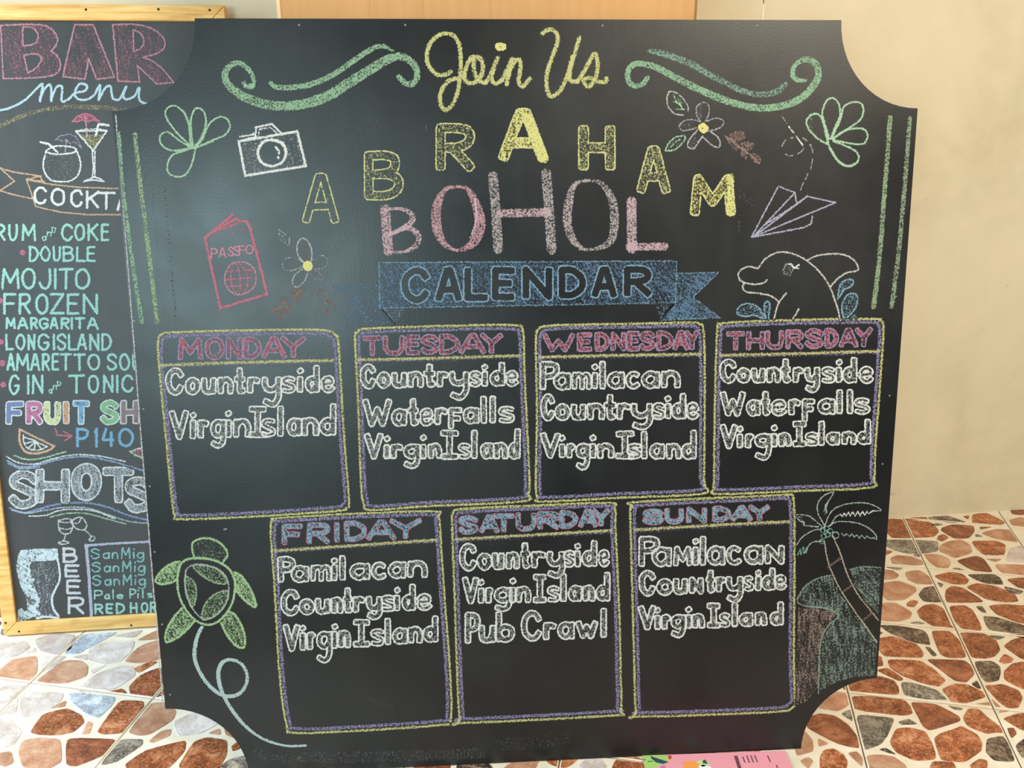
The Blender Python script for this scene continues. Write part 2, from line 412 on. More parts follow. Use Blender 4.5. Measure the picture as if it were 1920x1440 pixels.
 (TL, 'p', "1690,830 1760,860 1770,900 1700,870"), (TL, 'l', "690,380 790,350 700,410"), (TL, 'l', "0,520 100,500 190,500 100,600 0,640"), (TL, 'l', "30,660 120,600 110,700 0,720"),
]


def parse(T, s):
    return [((float(a) / T[2]) + T[0], float(b) / T[2] + T[1]) for a, b in (q.split(',') for q in s.split())]


def chaikin(p, n=2, k=.24):
    for _ in range(n):
        q = []
        for i in range(len(p)):
            a, b = p[i], p[(i + 1) % len(p)]
            q += [(a[0] * (1 - k) + b[0] * k, a[1] * (1 - k) + b[1] * k), (a[0] * k + b[0] * (1 - k), a[1] * k + b[1] * (1 - k))]
        p = q
    return p


def clip(p, nx_, ny_, c):
    out = []
    for i in range(len(p)):
        a, b = p[i], p[(i + 1) % len(p)]; ka = a[0] * nx_ + a[1] * ny_ - c; kb = b[0] * nx_ + b[1] * ny_ - c
        if ka >= 0: out.append(a)
        if ka * kb < 0:
            f_ = ka / (ka - kb); out.append((a[0] + (b[0] - a[0]) * f_, a[1] + (b[1] - a[1]) * f_))
    return out


def area2(p): return sum(p[i][0] * p[(i + 1) % len(p)][1] - p[(i + 1) % len(p)][0] * p[i][1] for i in range(len(p))) / 2


def grow(p, k):
    cx = sum(q[0] for q in p) / len(p); cy = sum(q[1] for q in p) / len(p)
    return [(cx + (x - cx) * k, cy + (y - cy) * k) for x, y in p]


occ = []; stuffV = []; stuffF = []


def stone(poly_td, typ, single=True):
    if area2(poly_td) < 0: poly_td = poly_td[::-1]
    for (i, j), tl in tiles.items():
        m_ = .0034
        t0 = T0 + i * TS + m_; t1 = T0 + (i + 1) * TS - m_; d0 = D0 + j * DS + m_; d1 = D0 + (j + 1) * DS - m_
        if max(q[0] for q in poly_td) < t0 or min(q[0] for q in poly_td) > t1 or max(q[1] for q in poly_td) < d0 or min(q[1] for q in poly_td) > d1: continue
        p = clip(clip(clip(clip(poly_td, 1, 0, t0), -1, 0, -t1), 0, 1, d0), 0, -1, -d1)
        if len(p) >= 3:
            # keep off the wall
            wa = (np.array([TD[0] * -WN[0] + TD[1] * -WN[1], DD[0] * -WN[0] + DD[1] * -WN[1]])); p = clip(p, wa[0], wa[1], float(np.dot(WP, -WN)) + .002)
        if len(p) < 3 or abs(area2(p)) < 4e-5: continue
        xy = [from_t(*q) for q in p]
        if area2(xy) < 0: xy = xy[::-1]
        n = len(xy); inn = grow(xy, .965)
        vs = [(x, y, -.0005) for x, y in xy] + [(x, y, .0007) for x, y in inn]
        fs = [tuple(range(n, 2 * n))] + [(a, (a + 1) % n, n + (a + 1) % n, n + a) for a in range(n)]
        if single: mesh('stone', vs, fs, ST[typ], tl)
        else:
            b0 = len(stuffV); stuffV.extend(vs); stuffF.extend([(tuple(b0 + k for k in f_), typ) for f_ in fs])


for T, typ, s in STONES:
    px = parse(T, s)
    if len(px) < 5: px = grow(px, 1.18)
    pts = [to_t(floorpt(*q)) for q in grow(px, 1.12)]
    occ.append(pts); stone(chaikin(chaikin(pts, 1, .13), 1, .25), typ)

VIS = [[(1640, 965), (1925, 950), (1925, 1445), (1485, 1445), (1490, 1360), (1540, 1290), (1640, 1265)], [(-5, 1195), (300, 1180), (305, 1320), (400, 1345), (450, 1445), (-5, 1445)]]


def inpoly(x, y, P):
    c = False
    for i in range(len(P)):
        x1, y1 = P[i]; x2, y2 = P[i - 1]
        if (y1 > y) != (y2 > y) and x < (x2 - x1) * (y - y1) / (y2 - y1) + x1: c = not c
    return c


def topx(x, y, z):
    d = np.array([x, y, z - CAMH]); dz = d[1] * cos(PITCH) - d[2] * sin(PITCH); up = d[1] * sin(PITCH) + d[2] * cos(PITCH)
    return 960 + F * d[0] / dz, 720 - F * up / dz


# stones of the rest of the floor (hidden behind the boards or outside the frame)
rs = random.Random(3); pts = []
for a in np.arange(-2.4, 1.9, .066):
    for b in np.arange(.55, 2.6, .056):
        pts.append((a + rs.uniform(-.024, .024), b + rs.uniform(-.02, .02)))
PA = np.array(pts)
for k, (a, b) in enumerate(pts):
    x, y = from_t(a, b)
    if y < .6 or np.dot(np.array([x, y]) - WP, WN) > 0: continue
    sx, sy = topx(x, y, 0)
    if any(inpoly(sx, sy, Q) for Q in VIS): continue
    dd = np.hypot(PA[:, 0] - a, PA[:, 1] - b); nb_ = [q for q in np.argsort(dd)[1:12]]
    p = [(a - .1, b - .1), (a + .1, b - .1), (a + .1, b + .1), (a - .1, b + .1)]
    for q in nb_:
        ex, ey = a - PA[q, 0], b - PA[q, 1]; L_ = math.hypot(ex, ey); ex /= L_; ey /= L_
        mx_, my_ = (a + PA[q, 0]) / 2, (b + PA[q, 1]) / 2
        p = clip(p, ex, ey, ex * mx_ + ey * my_ + .0045)
        if len(p) < 3: break
    if len(p) < 3: continue
    if any(inpoly(u_, v_, [q for q in O_]) for O_ in occ for u_, v_ in p if abs(O_[0][0] - a) < .3 and abs(O_[0][1] - b) < .3): continue
    if any(any(inpoly(*topx(*from_t(*q), 0), Q) for Q in VIS) for q in p): continue
    stone(chaikin(p, 1, .25), rs.choice('ooorppgdl'), False)
so = mesh('printed_stones', stuffV, [f_ for f_, _ in stuffF], None, floor)
keys = list(ST)
for k in keys: so.data.materials.append(ST[k])
for pl, (_, ty) in zip(so.data.polygons, stuffF): pl.material_index = keys.index(ty)
so['kind'] = 'stuff'

# ------------------------------------------------------------------ board frames of reference
def frame(o, yaw, lean):
    u = np.array([cos(yaw), sin(yaw), 0]); bk = np.array([-u[1], u[0], 0])
    v = bk * sin(lean) + np.array([0, 0, cos(lean)]); b = bk * cos(lean) - np.array([0, 0, sin(lean)])
    M = Matrix(((u[0], b[0], v[0], o[0]), (u[1], b[1], v[1], o[1]), (u[2], b[2], v[2], o[2]), (0, 0, 0, 1)))
    return dict(o=np.array(o, float), u=u, v=v, b=b, M=M)


def to_uv(fr, x, y, off=0.):
    """photo pixel (arrays allowed) -> local (u, v) on the board plane shifted back by off"""
    x = np.asarray(x, float); y = np.asarray(y, float)
    a = (x - 960) / F; q = (720 - y) / F
    R = np.stack([a, cos(PITCH) + q * sin(PITCH), -sin(PITCH) + q * cos(PITCH)], -1)
    o = fr['o'] + fr['b'] * off; k = np.dot(o - CAMP, fr['b']) / (R @ fr['b'])
    Pt = CAMP + R * k[..., None] - o
    return Pt @ fr['u'], Pt @ fr['v']


BF = frame(floorpt(1100, 1424), radians(3.75), radians(8.75))

# ------------------------------------------------------------------ chalk canvases: strokes drawn into a fine mesh lying on the board
def vnoise(xx, yy, seed=0):
    r = np.random.RandomState(seed).rand(64, 64)
    xi = np.floor(xx).astype(int); yi = np.floor(yy).astype(int); fx = xx - xi; fy = yy - yi
    fx = fx * fx * (3 - 2 * fx); fy = fy * fy * (3 - 2 * fy)
    g = lambda a, b: r[a % 64, b % 64]
    return (g(xi, yi) * (1 - fx) + g(xi + 1, yi) * fx) * (1 - fy) + (g(xi, yi + 1) * (1 - fx) + g(xi + 1, yi + 1) * fx) * fy


def catmull(p, closed=False, n=8):
    p = [np.array(q, float) for q in p]
    if len(p) < 3: return np.array(p)
    if closed: q = [p[-1]] + p + [p[0], p[1]]
    else: q = [2 * p[0] - p[1]] + p + [2 * p[-1] - p[-2]]
    out = []
    for i in range(1, len(q) - 2):
        a, b, c, d = q[i - 1], q[i], q[i + 1], q[i + 2]
        for k in range(n):
            t = k / n
            out.append(.5 * ((2 * b) + (c - a) * t + (2 * a - 5 * b + 4 * c - d) * t * t + (3 * b - a - 3 * c + d) * t ** 3))
    out.append(q[-2])
    return np.array(out)


class Canvas:
    def __init__(s, x0, y0, x1, y1, res=1.0):
        s.res = res; s.x = np.arange(x0, x1 + res, res); s.y = np.arange(y0, y1 + res, res)
        s.X, s.Y = np.meshgrid(s.x, s.y); s.rgb = np.ones(s.X.shape + (3,)) * .5; s.a = np.zeros(s.X.shape)
        s.T = (0, 0, 1)
    def P(s, t):
        return parse(s.T, t) if isinstance(t, str) else t
    def win(s, x0, y0, x1, y1):
        i0 = max(0, int((y0 - s.y[0]) / s.res)); i1 = min(len(s.y), int((y1 - s.y[0]) / s.res) + 2)
        j0 = max(0, int((x0 - s.x[0]) / s.res)); j1 = min(len(s.x), int((x1 - s.x[0]) / s.res) + 2)
        if i0 >= i1 or j0 >= j1: return None
        return slice(i0, i1), slice(j0, j1)
    def put(s, w, m, col, erase=False):
        if erase: s.a[w] = s.a[w] * (1 - m); return
        g = .35 * col[0] + .5 * col[1] + .15 * col[2]
        col = [(q * .62 + g * .38) * .74 for q in col]
        A = s.a[w]; na = A + m * (1 - np.minimum(A, 1)); na = np.maximum(na, m)
        k = np.where(na > 1e-4, m / np.maximum(m + A * (1 - np.minimum(m, 1)), 1e-4), 0)[..., None]
        s.rgb[w] = s.rgb[w] * (1 - k) + np.array(col) * k; s.a[w] = np.minimum(na, 1.15)
    def sdf(s, w, strokes, r, butt=True):
        X, Y = s.X[w], s.Y[w]; D = np.full(X.shape, 1e9)
        for p in strokes:
            p = np.asarray(p, float); rr = r
            D1 = np.full(X.shape, 1e9)
            if len(p) == 1: p = np.vstack([p, p + .01])
            for i in range(len(p) - 1):
                a, b = p[i], p[i + 1]; d = b - a; L = max(d @ d, 1e-9)
                t = np.clip(((X - a[0]) * d[0] + (Y - a[1]) * d[1]) / L, 0, 1)
                D1 = np.minimum(D1, np.hypot(X - a[0] - t * d[0], Y - a[1] - t * d[1]))
            S = D1 - rr
            if butt and np.hypot(*(p[0] - p[-1])) > 1:
                for e, f_ in ((0, 1), (-1, -2)):
                    t = p[e] - p[f_]; t = t / max(np.hypot(*t), 1e-6)
                    q = (X - p[e][0]) * t[0] + (Y - p[e][1]) * t[1] - rr * .75
                    near = np.hypot(X - p[e][0], Y - p[e][1]) < rr * 1.6
                    S = np.where(near & (q > S) , q, S)
            D = np.minimum(D, S)
        return D
    def line(s, t, w, col, cov=.9, smooth=True, closed=False, ends=None, ang=None):
        p = s.P(t)
        if smooth: p = catmull(p, closed)
        else: p = np.array(list(p) + ([p[0]] if closed else []), float)
        wmax = w if not isinstance(w, (list, tuple)) else max(w)
        x0, y0 = p.min(0) - wmax - 2; x1, y1 = p.max(0) + wmax + 2
        W_ = s.win(x0, y0, x1, y1)
        if W_ is None: return
        X, Y = s.X[W_], s.Y[W_]; D = np.full(X.shape, 1e9); n = len(p) - 1
        ws = np.full(n + 1, w / 2.) if not isinstance(w, (list, tuple)) else np.interp(np.linspace(0, 1, n + 1), np.linspace(0, 1, len(w)), np.array(w) / 2.)
        for i in range(n):
            a, b = p[i], p[i + 1]; d = b - a; L = max(d @ d, 1e-9)
            tt = np.clip(((X - a[0]) * d[0] + (Y - a[1]) * d[1]) / L, 0, 1)
            D = np.minimum(D, np.hypot(X - a[0] - tt * d[0], Y - a[1] - tt * d[1]) - (ws[i] * (1 - tt) + ws[i + 1] * tt))
        soft = 1.0
        m = np.clip(.5 - D / (soft * 2), 0, 1) * cov
        if wmax > 7: m = m * (.82 + .36 * vnoise(X / 9, Y / 9, 5)); 
        s.put(W_, m, col)
    def fill(s, polys, col, cov=.5, ang=35, streak=.5, erase=False):
        if isinstance(polys, str): polys = [polys]
        ps = [np.array(s.P(q)) for q in polys]
        al = np.vstack(ps); W_ = s.win(*(al.min(0) - 1), *(al.max(0) + 1))
        if W_ is None: return
        X, Y = s.X[W_], s.Y[W_]; ins = np.zeros(X.shape, bool)
        for p in ps:
            for i in range(len(p)):
                x1, y1 = p[i]; x2, y2 = p[i - 1]
                if y1 == y2: continue
                ins ^= ((y1 > Y) != (y2 > Y)) & (X < (x2 - x1) * (Y - y1) / (y2 - y1) + x1)
        s.put(W_, ins * cov * s.hatch(X, Y, ang, streak), col, erase)
    def hatch(s, X, Y, ang, streak):
        A = radians(ang); q = X * cos(A) + Y * sin(A); r_ = -X * sin(A) + Y * cos(A)
        return (1 - streak) + 2 * streak * (.65 * vnoise(q / 14, r_ / 2.6, 3) + .35 * vnoise(X / 16, Y / 16, 9))
    def bubble(s, strokes, r, lw, ecol, fcol, fcov=.45, ecov=.95, erase=False, butt=True, ang=60):
        al = np.vstack([np.asarray(q).reshape(-1, 2) for q in strokes]); W_ = s.win(*(al.min(0) - r - 4), *(al.max(0) + r + 4))
        if W_ is None: return
        S = s.sdf(W_, strokes, r, butt)
        ins = np.clip(.5 - S, 0, 1)
        if erase: s.put(W_, ins, None, True)
        if fcov > 0: s.put(W_, ins * fcov * s.hatch(s.X[W_], s.Y[W_], ang, .45), fcol)
        wob = .7 + .6 * vnoise(s.X[W_] / 6, s.Y[W_] / 6, 21)
        s.put(W_, np.clip(.5 - (np.abs(S) - lw) / 1.6, 0, 1) * ecov * wob, ecol)
    def build(s, name, fr, parent, off, label=None, plane_off=0.):
        a = s.a; q = (a[:-1, :-1] > .03) | (a[1:, :-1] > .03) | (a[:-1, 1:] > .03) | (a[1:, 1:] > .03)
        used = np.zeros(a.shape, bool); used[:-1, :-1] |= q; used[1:, :-1] |= q; used[:-1, 1:] |= q; used[1:, 1:] |= q
        idx = np.full(a.shape, -1); nv = int(used.sum()); idx[used] = np.arange(nv)
        u, v = to_uv(fr, s.X[used], s.Y[used], plane_off)
        co = np.stack([u, np.full(nv, plane_off - off), v], -1).astype(np.float32)
        ii, jj = np.nonzero(q); nf = len(ii)
        fc = np.stack([idx[ii + 1, jj], idx[ii + 1, jj + 1], idx[ii, jj + 1], idx[ii, jj]], -1).astype(np.int32)
        me = bpy.data.meshes.new(name); me.vertices.add(nv); me.vertices.foreach_set('co', co.ravel())
        me.loops.add(nf * 4); me.loops.foreach_set('vertex_index', fc.ravel())
        me.polygons.add(nf); me.polygons.foreach_set('loop_start', np.arange(0, nf * 4, 4, dtype=np.int32))
        me.update(calc_edges=True)
        at = me.attributes.new('chalk', 'FLOAT_COLOR', 'POINT')
        at.data.foreach_set('color', np.concatenate([s.rgb[used], a[used][:, None]], -1).astype(np.float32).ravel())
        me.materials.append(M_CHALK)
        o = bpy.data.objects.new(name, me); C.objects.link(o); o.parent = parent
        if label: o['label'] = label
        return o


# single-stroke alphabet; u 0..1 across, v: 0 base line, 1 x-height, 2 ascender, -1 descender
_o = "c .5,1 .13,.83 0,.5 .13,.17 .5,0 .87,.17 1,.5 .87,.83"
GL = {
 'A': "l 0,0 .42,2 .58,2 1,0;l .2,.65 .8,.65", 'B': "l 0,0 0,2;s 0,2 .55,2 .85,1.8 .82,1.3 .5,1.08 0,1.05;s 0,1.05 .6,1.05 .97,.8 .97,.3 .6,0 0,0",
 'C': "s 1,1.55 .8,1.92 .45,2 .1,1.6 0,1 .1,.4 .45,0 .8,.08 1,.45", 'D': "l 0,0 0,2;s 0,2 .5,1.95 .9,1.5 1,1 .9,.5 .5,.05 0,0",
 'E': "l 1,2 0,2 0,0 1,0;l 0,1.05 .85,1.05", 'F': "l 1,2 0,2 0,0;l 0,1.05 .8,1.05",
 'G': "s 1,1.65 .8,1.95 .45,2 .1,1.6 0,1 .1,.4 .45,0 .8,.1 1,.5;l 1,.45 1,.9 .6,.9", 'H': "l 0,0 0,2;l 1,0 1,2;l 0,1 1,1",
 'I': "l .5,0 .5,2", '|': "l 0,2 1,2;l .5,2 .5,0;l 0,0 1,0", 'J': "s 1,2 1,1.2 1,.6 .8,.1 .45,0 .1,.2 0,.6", 'K': "l 0,0 0,2;l 1,2 0,.9;l .3,1.2 1,0",
 'L': "l 0,2 0,0 1,0", 'M': "l 0,0 .08,2 .5,.6 .92,2 1,0", 'N': "l 0,0 0,2 1,0 1,2", 'O': "c .5,2 .13,1.7 0,1 .13,.3 .5,0 .87,.3 1,1 .87,1.7",
 'P': "l 0,0 0,2;s 0,2 .6,2 .97,1.8 .97,1.25 .6,.95 0,.9", 'R': "l 0,0 0,2;s 0,2 .6,2 .95,1.8 .95,1.3 .6,1.02 0,.98;l .4,1 1,0",
 'S': "s 1,1.62 .75,1.95 .4,2 .06,1.75 .08,1.35 .5,1.05 .92,.72 .95,.28 .6,.02 .25,.05 0,.4", 'T': "l 0,2 1,2;l .5,2 .5,0",
 'U': "s 0,2 0,1.3 .02,.6 .2,.1 .5,0 .8,.1 .98,.6 1,1.3 1,2", 'V': "l 0,2 .5,0 1,2", 'W': "l 0,2 .27,0 .5,1.2 .73,0 1,2", 'Y': "l 0,2 .5,1 1,2;l .5,1 .5,0",
 'Z': "l 0,2 1,2 0,0 1,0", '1': "l .2,1.7 .6,2 .6,0", '4': "l .3,2 0,.75 1,.75;l .8,1.6 .8,0", '0': "c .5,2 .13,1.7 0,1 .13,.3 .5,0 .87,.3 1,1 .87,1.7",
 'a': "c .5,1 .13,.83 0,.5 .13,.17 .5,0 .85,.25 .95,.55 .85,.87;l 1,1 1,0", 'b': "l 0,2 0,0;c .5,1 .13,.83 0,.5 .13,.17 .5,0 .87,.17 1,.5 .87,.83",
 'c': "s .92,.88 .6,1 .18,.88 0,.5 .18,.1 .6,0 .96,.14", 'd': "c .5,1 .13,.83 0,.5 .13,.17 .5,0 .85,.25 .95,.55 .85,.87;l 1,2 1,0",
 'e': "s .08,.5 .55,.52 .92,.6 .88,.88 .5,1 .1,.8 0,.4 .3,.02 .7,0 1,.18", 'f': "l 1,1 0,1 0,-1;l 0,.3 .85,.3",
 'g': "c .5,1 .13,.83 0,.5 .13,.17 .5,0 .85,.25 .95,.55 .85,.87;s 1,1 1,.4 1,-.2 .85,-.8 .5,-1 .02,-.8", 'i': "l .5,1 .5,0;d .5,1.75",
 'l': "l .5,2 .5,0", 'm': "l 0,1 0,0;s 0,.7 .2,.98 .42,.95 .5,.6 .5,0;s .5,.7 .7,.98 .92,.95 1,.6 1,0", 'n': "l 0,1 0,0;s 0,.6 .3,.98 .75,.98 1,.6 1,0",
 'o': _o, 'r': "l 0,1 0,0;s 0,.6 .4,.98 1,.9", 's': "s .95,.92 .55,1 .1,.92 .06,.68 .5,.52 .95,.34 .92,.1 .5,0 .05,.06", 't': "s .5,1.95 .5,1.2 .5,.35 .62,.03 1,.08;l 0,1.05 1,1.05",
 'u': "s 0,1 0,.5 .12,.1 .45,.0 .8,.1 1,.5;l 1,1 1,0", 'w': "l 0,1 .27,0 .5,.7 .73,0 1,1", 'y': "s 0,1 0,.5 .2,.15 .6,.12 1,.5;s 1,1 1,.2 .98,-.5 .6,-1 .05,-.8",
 'm^': "l 0,0 .1,1 .5,.3 .9,1 1,0", 'n^': "l 0,0 0,1 1,0 1,1",
}


def glyph(ch, x0, x1, base, xh, asc, desc, inset, jit=.5, slant=0.):
    """skeleton strokes of one letter in pixels"""
    out = []; x0 += inset; x1 -= inset
    if x1 < x0: x0 = x1 = (x0 + x1) / 2
    b = base - inset; xhh = xh + inset; aa = asc + inset; de = desc - inset
    if xh <= asc: xhh = (b + aa) / 2
    for st in GL[ch].split(';'):
        k, rest = st[0], st[2:]; p = []
        for q in rest.split():
            u, v = map(float, q.split(','))
            y = b + (xhh - b) * v if 0 <= v <= 1 else (xhh + (aa - xhh) * (v - 1) if v > 1 else b + (b - de) * v)
            p.append((x0 + (x1 - x0) * u + slant * (b - y) + random.uniform(-jit, jit), y + random.uniform(-jit, jit)))
        if k == 'd': out.append(np.array([p[0], (p[0][0] + .6, p[0][1] + 1)]))
        elif k == 's': out.append(catmull(p, False, 6))
        elif k == 'c': out.append(catmull(p, True, 5))
        else: out.append(np.array(p))
    return out


def word(cv, T, chars, exts, base, xh, asc, desc=None, mode='mono', w=4, r=5.5, lw=1.3, col=None, fcol=None, fcov=.4, cov=.95, jit=.5, erase=False, cols=None):
    """chars: list of glyph keys, exts: flat list of x0,x1 in crop pixels; base / xh / asc / desc: (left, right) crop pixels"""
    if isinstance(chars, str): chars = [c for c in chars if c != ' ']
    E_ = [float(q) for q in exts.split()] if isinstance(exts, str) else exts
    X0 = E_[0]; X1 = E_[-1]; s = T[2]
    def L(pr, x):
        if isinstance(pr, (int, float)): pr = (pr, pr)
        return (pr[0] + (pr[1] - pr[0]) * (x - X0) / max(X1 - X0, 1)) / s + T[1]
    for i, ch in enumerate(chars):
        a, b = E_[2 * i], E_[2 * i + 1]; m_ = (a + b) / 2
        ba = L(base, m_); xx = L(xh, m_) if xh is not None else L(asc, m_); aa = L(asc, m_); de = L(desc, m_) if desc is not None else ba
        rg = r * {'s': .70, 'e': .76, 'c': .84, 'a': .92, 'm': .8, 'm^': .85, 'f': .9, 'g': .92}.get(ch, 1.0) if mode == 'bubble' else r
        g = glyph(ch, a / s + T[0], b / s + T[0], ba, xx, aa, de, (w / 2 if mode == 'mono' else rg + lw * .5), jit)
        cc = cols[i] if cols else col
        if mode == 'mono':
            for p in g: cv.line([tuple(q) for q in p], w, cc, cov, smooth=False)
        elif mode == 'bubble':
            cv.bubble(g, rg, lw, cc if not cols else col, fcol if not cols else cc, fcov, cov, erase)


WHITE = lin(232, 232, 224); GREY = lin(168, 168, 164); YEL = lin(236, 226, 40); LYEL = lin(196, 194, 92); GRN = lin(142, 196, 142); LGRN = lin(164, 216, 160)
MINT = lin(150, 226, 204); PINK = lin(216, 92, 124); LPK = lin(214, 166, 178); PUR = lin(150, 136, 196); BLU = lin(84, 134, 178); LBLU = lin(116, 176, 206)
BRN = lin(150, 112, 98); ORG = lin(226, 168, 108); RED = lin(206, 74, 96); TEAL = lin(128, 152, 138); SKY = lin(108, 184, 226)

# ------------------------------------------------------------------ the large calendar board
u0, _ = to_uv(BF, 305, 1326); u1, _ = to_uv(BF, 1641, 1268)
UL, UR, VT, R_ = -.7137, .5148, 1.2283, .130
board = empty('chalkboard', BF['M'])
tag(board, 'big black calendar chalkboard with scooped corners leaning in front of the cardboard box', 'chalkboard')
VB = .0016


def arc(cx, cy, a0, a1, n=14): return [(cx + R_ * cos(radians(a0 + (a1 - a0) * i / n)), cy + R_ * sin(radians(a0 + (a1 - a0) * i / n))) for i in range(n + 1)]


outline = arc(UL, VB, 0, 90) + arc(UL, VT, -90, 0) + arc(UR, VT, 180, 270) + arc(UR, VB, 90, 180)
outline = outline[::-1]
outline = [outline[i] for i in range(len(outline))]
if area2(outline) < 0: outline = outline[::-1]
n = len(outline); TK = .009
me = bpy.data.meshes.new('panel')
vs = [(x, 0, z) for x, z in outline] + [(x, TK, z) for x, z in outline]
me.from_pydata(vs, [], [tuple(range(n)), tuple(range(2 * n - 1, n - 1, -1))] + [(i, n + i, n + (i + 1) % n, (i + 1) % n) for i in range(n)])
me.materials.append(M_BOARD); me.materials.append(M_PLY)
for p in me.polygons:
    if p.index > 1: p.material_index = 1
me.update()
panel = bpy.data.objects.new('panel', me); C.objects.link(panel); panel.parent = board

# screws along its edges
def dot_mesh(r, h, k=8):
    m = bpy.data.meshes.new('screw'); v = [(r * cos(2 * pi * i / k), 0, r * sin(2 * pi * i / k)) for i in range(k)]
    v += [(.6 * x, -h, .6 * z) for x, _, z in v]
    m.from_pydata(v, [], [tuple(range(k, 2 * k))] + [(i, (i + 1) % k, k + (i + 1) % k, k + i) for i in range(k)]); return m


sm = dot_mesh(.0018, .0006); sm.materials.append(M_SCREW)
for x, y in [(224, 248), (236, 435), (252, 602), (269, 767), (281, 912), (290, 1035), (304, 1171), (319, 1303), (1705, 222), (1692, 398), (1680, 556), (1668, 742), (1655, 870),
             (424, 20 + 972 - 0), (421, 993), (561, 47), (760, 47), (1130, 48), (1420, 48)]:
    u, v = to_uv(BF, x, y); s_ = bpy.data.objects.new('screw', sm); C.objects.link(s_); s_.parent = board; s_.location = (float(u), 0, float(v))

OFF = .00035
def fin(cv, name, label, parent=board, off=OFF): return cv.build(name, BF, parent, off, label)

R1, R2, R3, R4 = (0, 0, 4), (0, 340, 4), (0, 680, 4), (0, 1000, 3)
R5, R6, R7, R8 = (400, 0, 4), (760, 0, 4), (1120, 0, 4), (1440, 0, 4)
DC, EC, FC, GC = (1280, 330, 4.8), (360, 300, 4.5), (620, 330, 4), (960, 330, 4)

# faint smears and the worn left edge
c = Canvas(212, 36, 1724, 1440, 1.6)
c.line([(309, 350), (318, 470), (330, 598)], 4, (.006, .006, .007), .30)
c.line([(286, 345), (296, 470), (308, 598)], 3, (.006, .006, .007), .2)
c.line([(1678, 470), (1664, 600)], 2, lin(90, 60, 58), .5)
for (x, y, l, cvv) in [(800, 232, 18, .5), (1001, 1080, 40, .3), (1130, 1120, 50, .25), (780, 700, 60, .2), (1385, 415, 26, .4)]:
    c.line([(x, y), (x - 1, y + l)], 2, lin(150, 150, 146), cvv)
for (x0, y0, x1, y1, w, cvv) in [(570, 1420, 900, 1412, 22, .3), (480, 1412, 560, 1425, 16, .3), (690, 1310, 740, 1325, 8, .25), (940, 1395, 1060, 1385, 26, .22), (240, 240, 330, 260, 30, .2),
                                 (1460, 110, 1560, 140, 26, .22), (700, 230, 640, 280, 30, .2), (1360, 345, 1410, 380, 14, .22)]:
    c.line([(x0, y0), ((x0 + x1) / 2, (y0 + y1) / 2 + 2), (x1, y1)], w, lin(118, 122, 122), cvv)
fin(c, 'chalk_dust', 'faint smears and scratches on the black paint', off=.00022)['kind'] = 'stuff'
c = Canvas(212, 205, 312, 1330, 1.2)
c.line([(217, 216), (240, 500), (263, 800), (290, 1130), (306, 1322)], 2.6, lin(200, 194, 186), .9, smooth=False)
fin(c, 'worn_edge', 'pale worn line along the left edge')

# --- Join Us
c = Canvas(780, 40, 1160, 225); c.T = R6
for st in ["340,540 300,560 240,560 180,500 160,420 190,320 260,262 340,255 395,310 415,420 412,560 390,700 350,790 300,825 262,770 268,690 320,610 400,585 440,570",
           "560,440 500,430 455,510 445,590 480,625 550,600 582,510 560,435 520,440 515,520 545,600 600,622", "600,622 640,560 690,435 655,540 650,600 680,628 725,600",
           "725,600 770,510 800,440 775,560 760,632", "768,570 820,460 862,455 860,530 850,610 880,650 932,590",
           "1030,250 1080,222 1130,245 1142,310 1105,420 1065,540 1060,650 1090,722 1160,680 1215,570 1265,420 1305,285", "1250,430 1232,540 1240,605 1290,612",
           "1290,612 1345,530 1415,405 1442,480 1425,590 1380,650 1345,630 1340,600 1380,585 1440,610 1500,615 1510,585"]:
    c.line(st, 9, LYEL, .60); c.line(st, 6, YEL, .36)
c.line("690,335 740,340 735,365 695,365", 7, YEL, .9, closed=True)
fin(c, 'lettering', 'Join Us in yellow chalk script')

# --- swirls
c = Canvas(410, 75, 795, 215); c.T = R5
c.line("290,640 250,640 225,620", 8, LGRN, .6)
c.line("240,650 290,655 305,600 270,530 210,480 150,480 95,530 95,610 160,680 260,740 400,785 560,795 720,770 880,710 1020,620 1180,520 1320,440 1420,425 1500,480 1530,560 1500,625 1440,625 1390,575",
       [7, 8, 9, 11, 12, 16, 18, 18, 20, 20, 18, 14, 12, 12, 10], GRN, .66)
c.line("430,625 480,655 600,655 740,630 900,560 1060,450 1200,360 1280,350 1350,380", [8, 10, 11, 11, 11, 11, 10, 9, 4], GRN, .66)
fin(c, 'swirl_drawing', 'green chalk scroll left of Join Us')
c = Canvas(1165, 80, 1550, 220); c.T = R7
c.line("375,585 340,630 280,645 235,610 230,540 270,485 350,480 450,510 600,590 760,670 900,730 1080,790 1260,810 1440,780 1560,710 1640,610 1655,520 1610,455 1540,450 1475,500 1465,560 1500,600 1560,605",
       [9, 10, 11, 11, 12, 13, 14, 14, 14, 14, 14, 13, 12, 8, 11, 7], GRN, .7)
c.line("385,380 480,400 600,440 720,490 840,560 960,620 1080,680 1220,710 1340,690 1410,630", [8, 13, 13, 13, 12, 11, 11, 12, 12, 10], lin(130, 176, 150), .58)
fin(c, 'swirl_drawing', 'green chalk scroll right of Join Us')

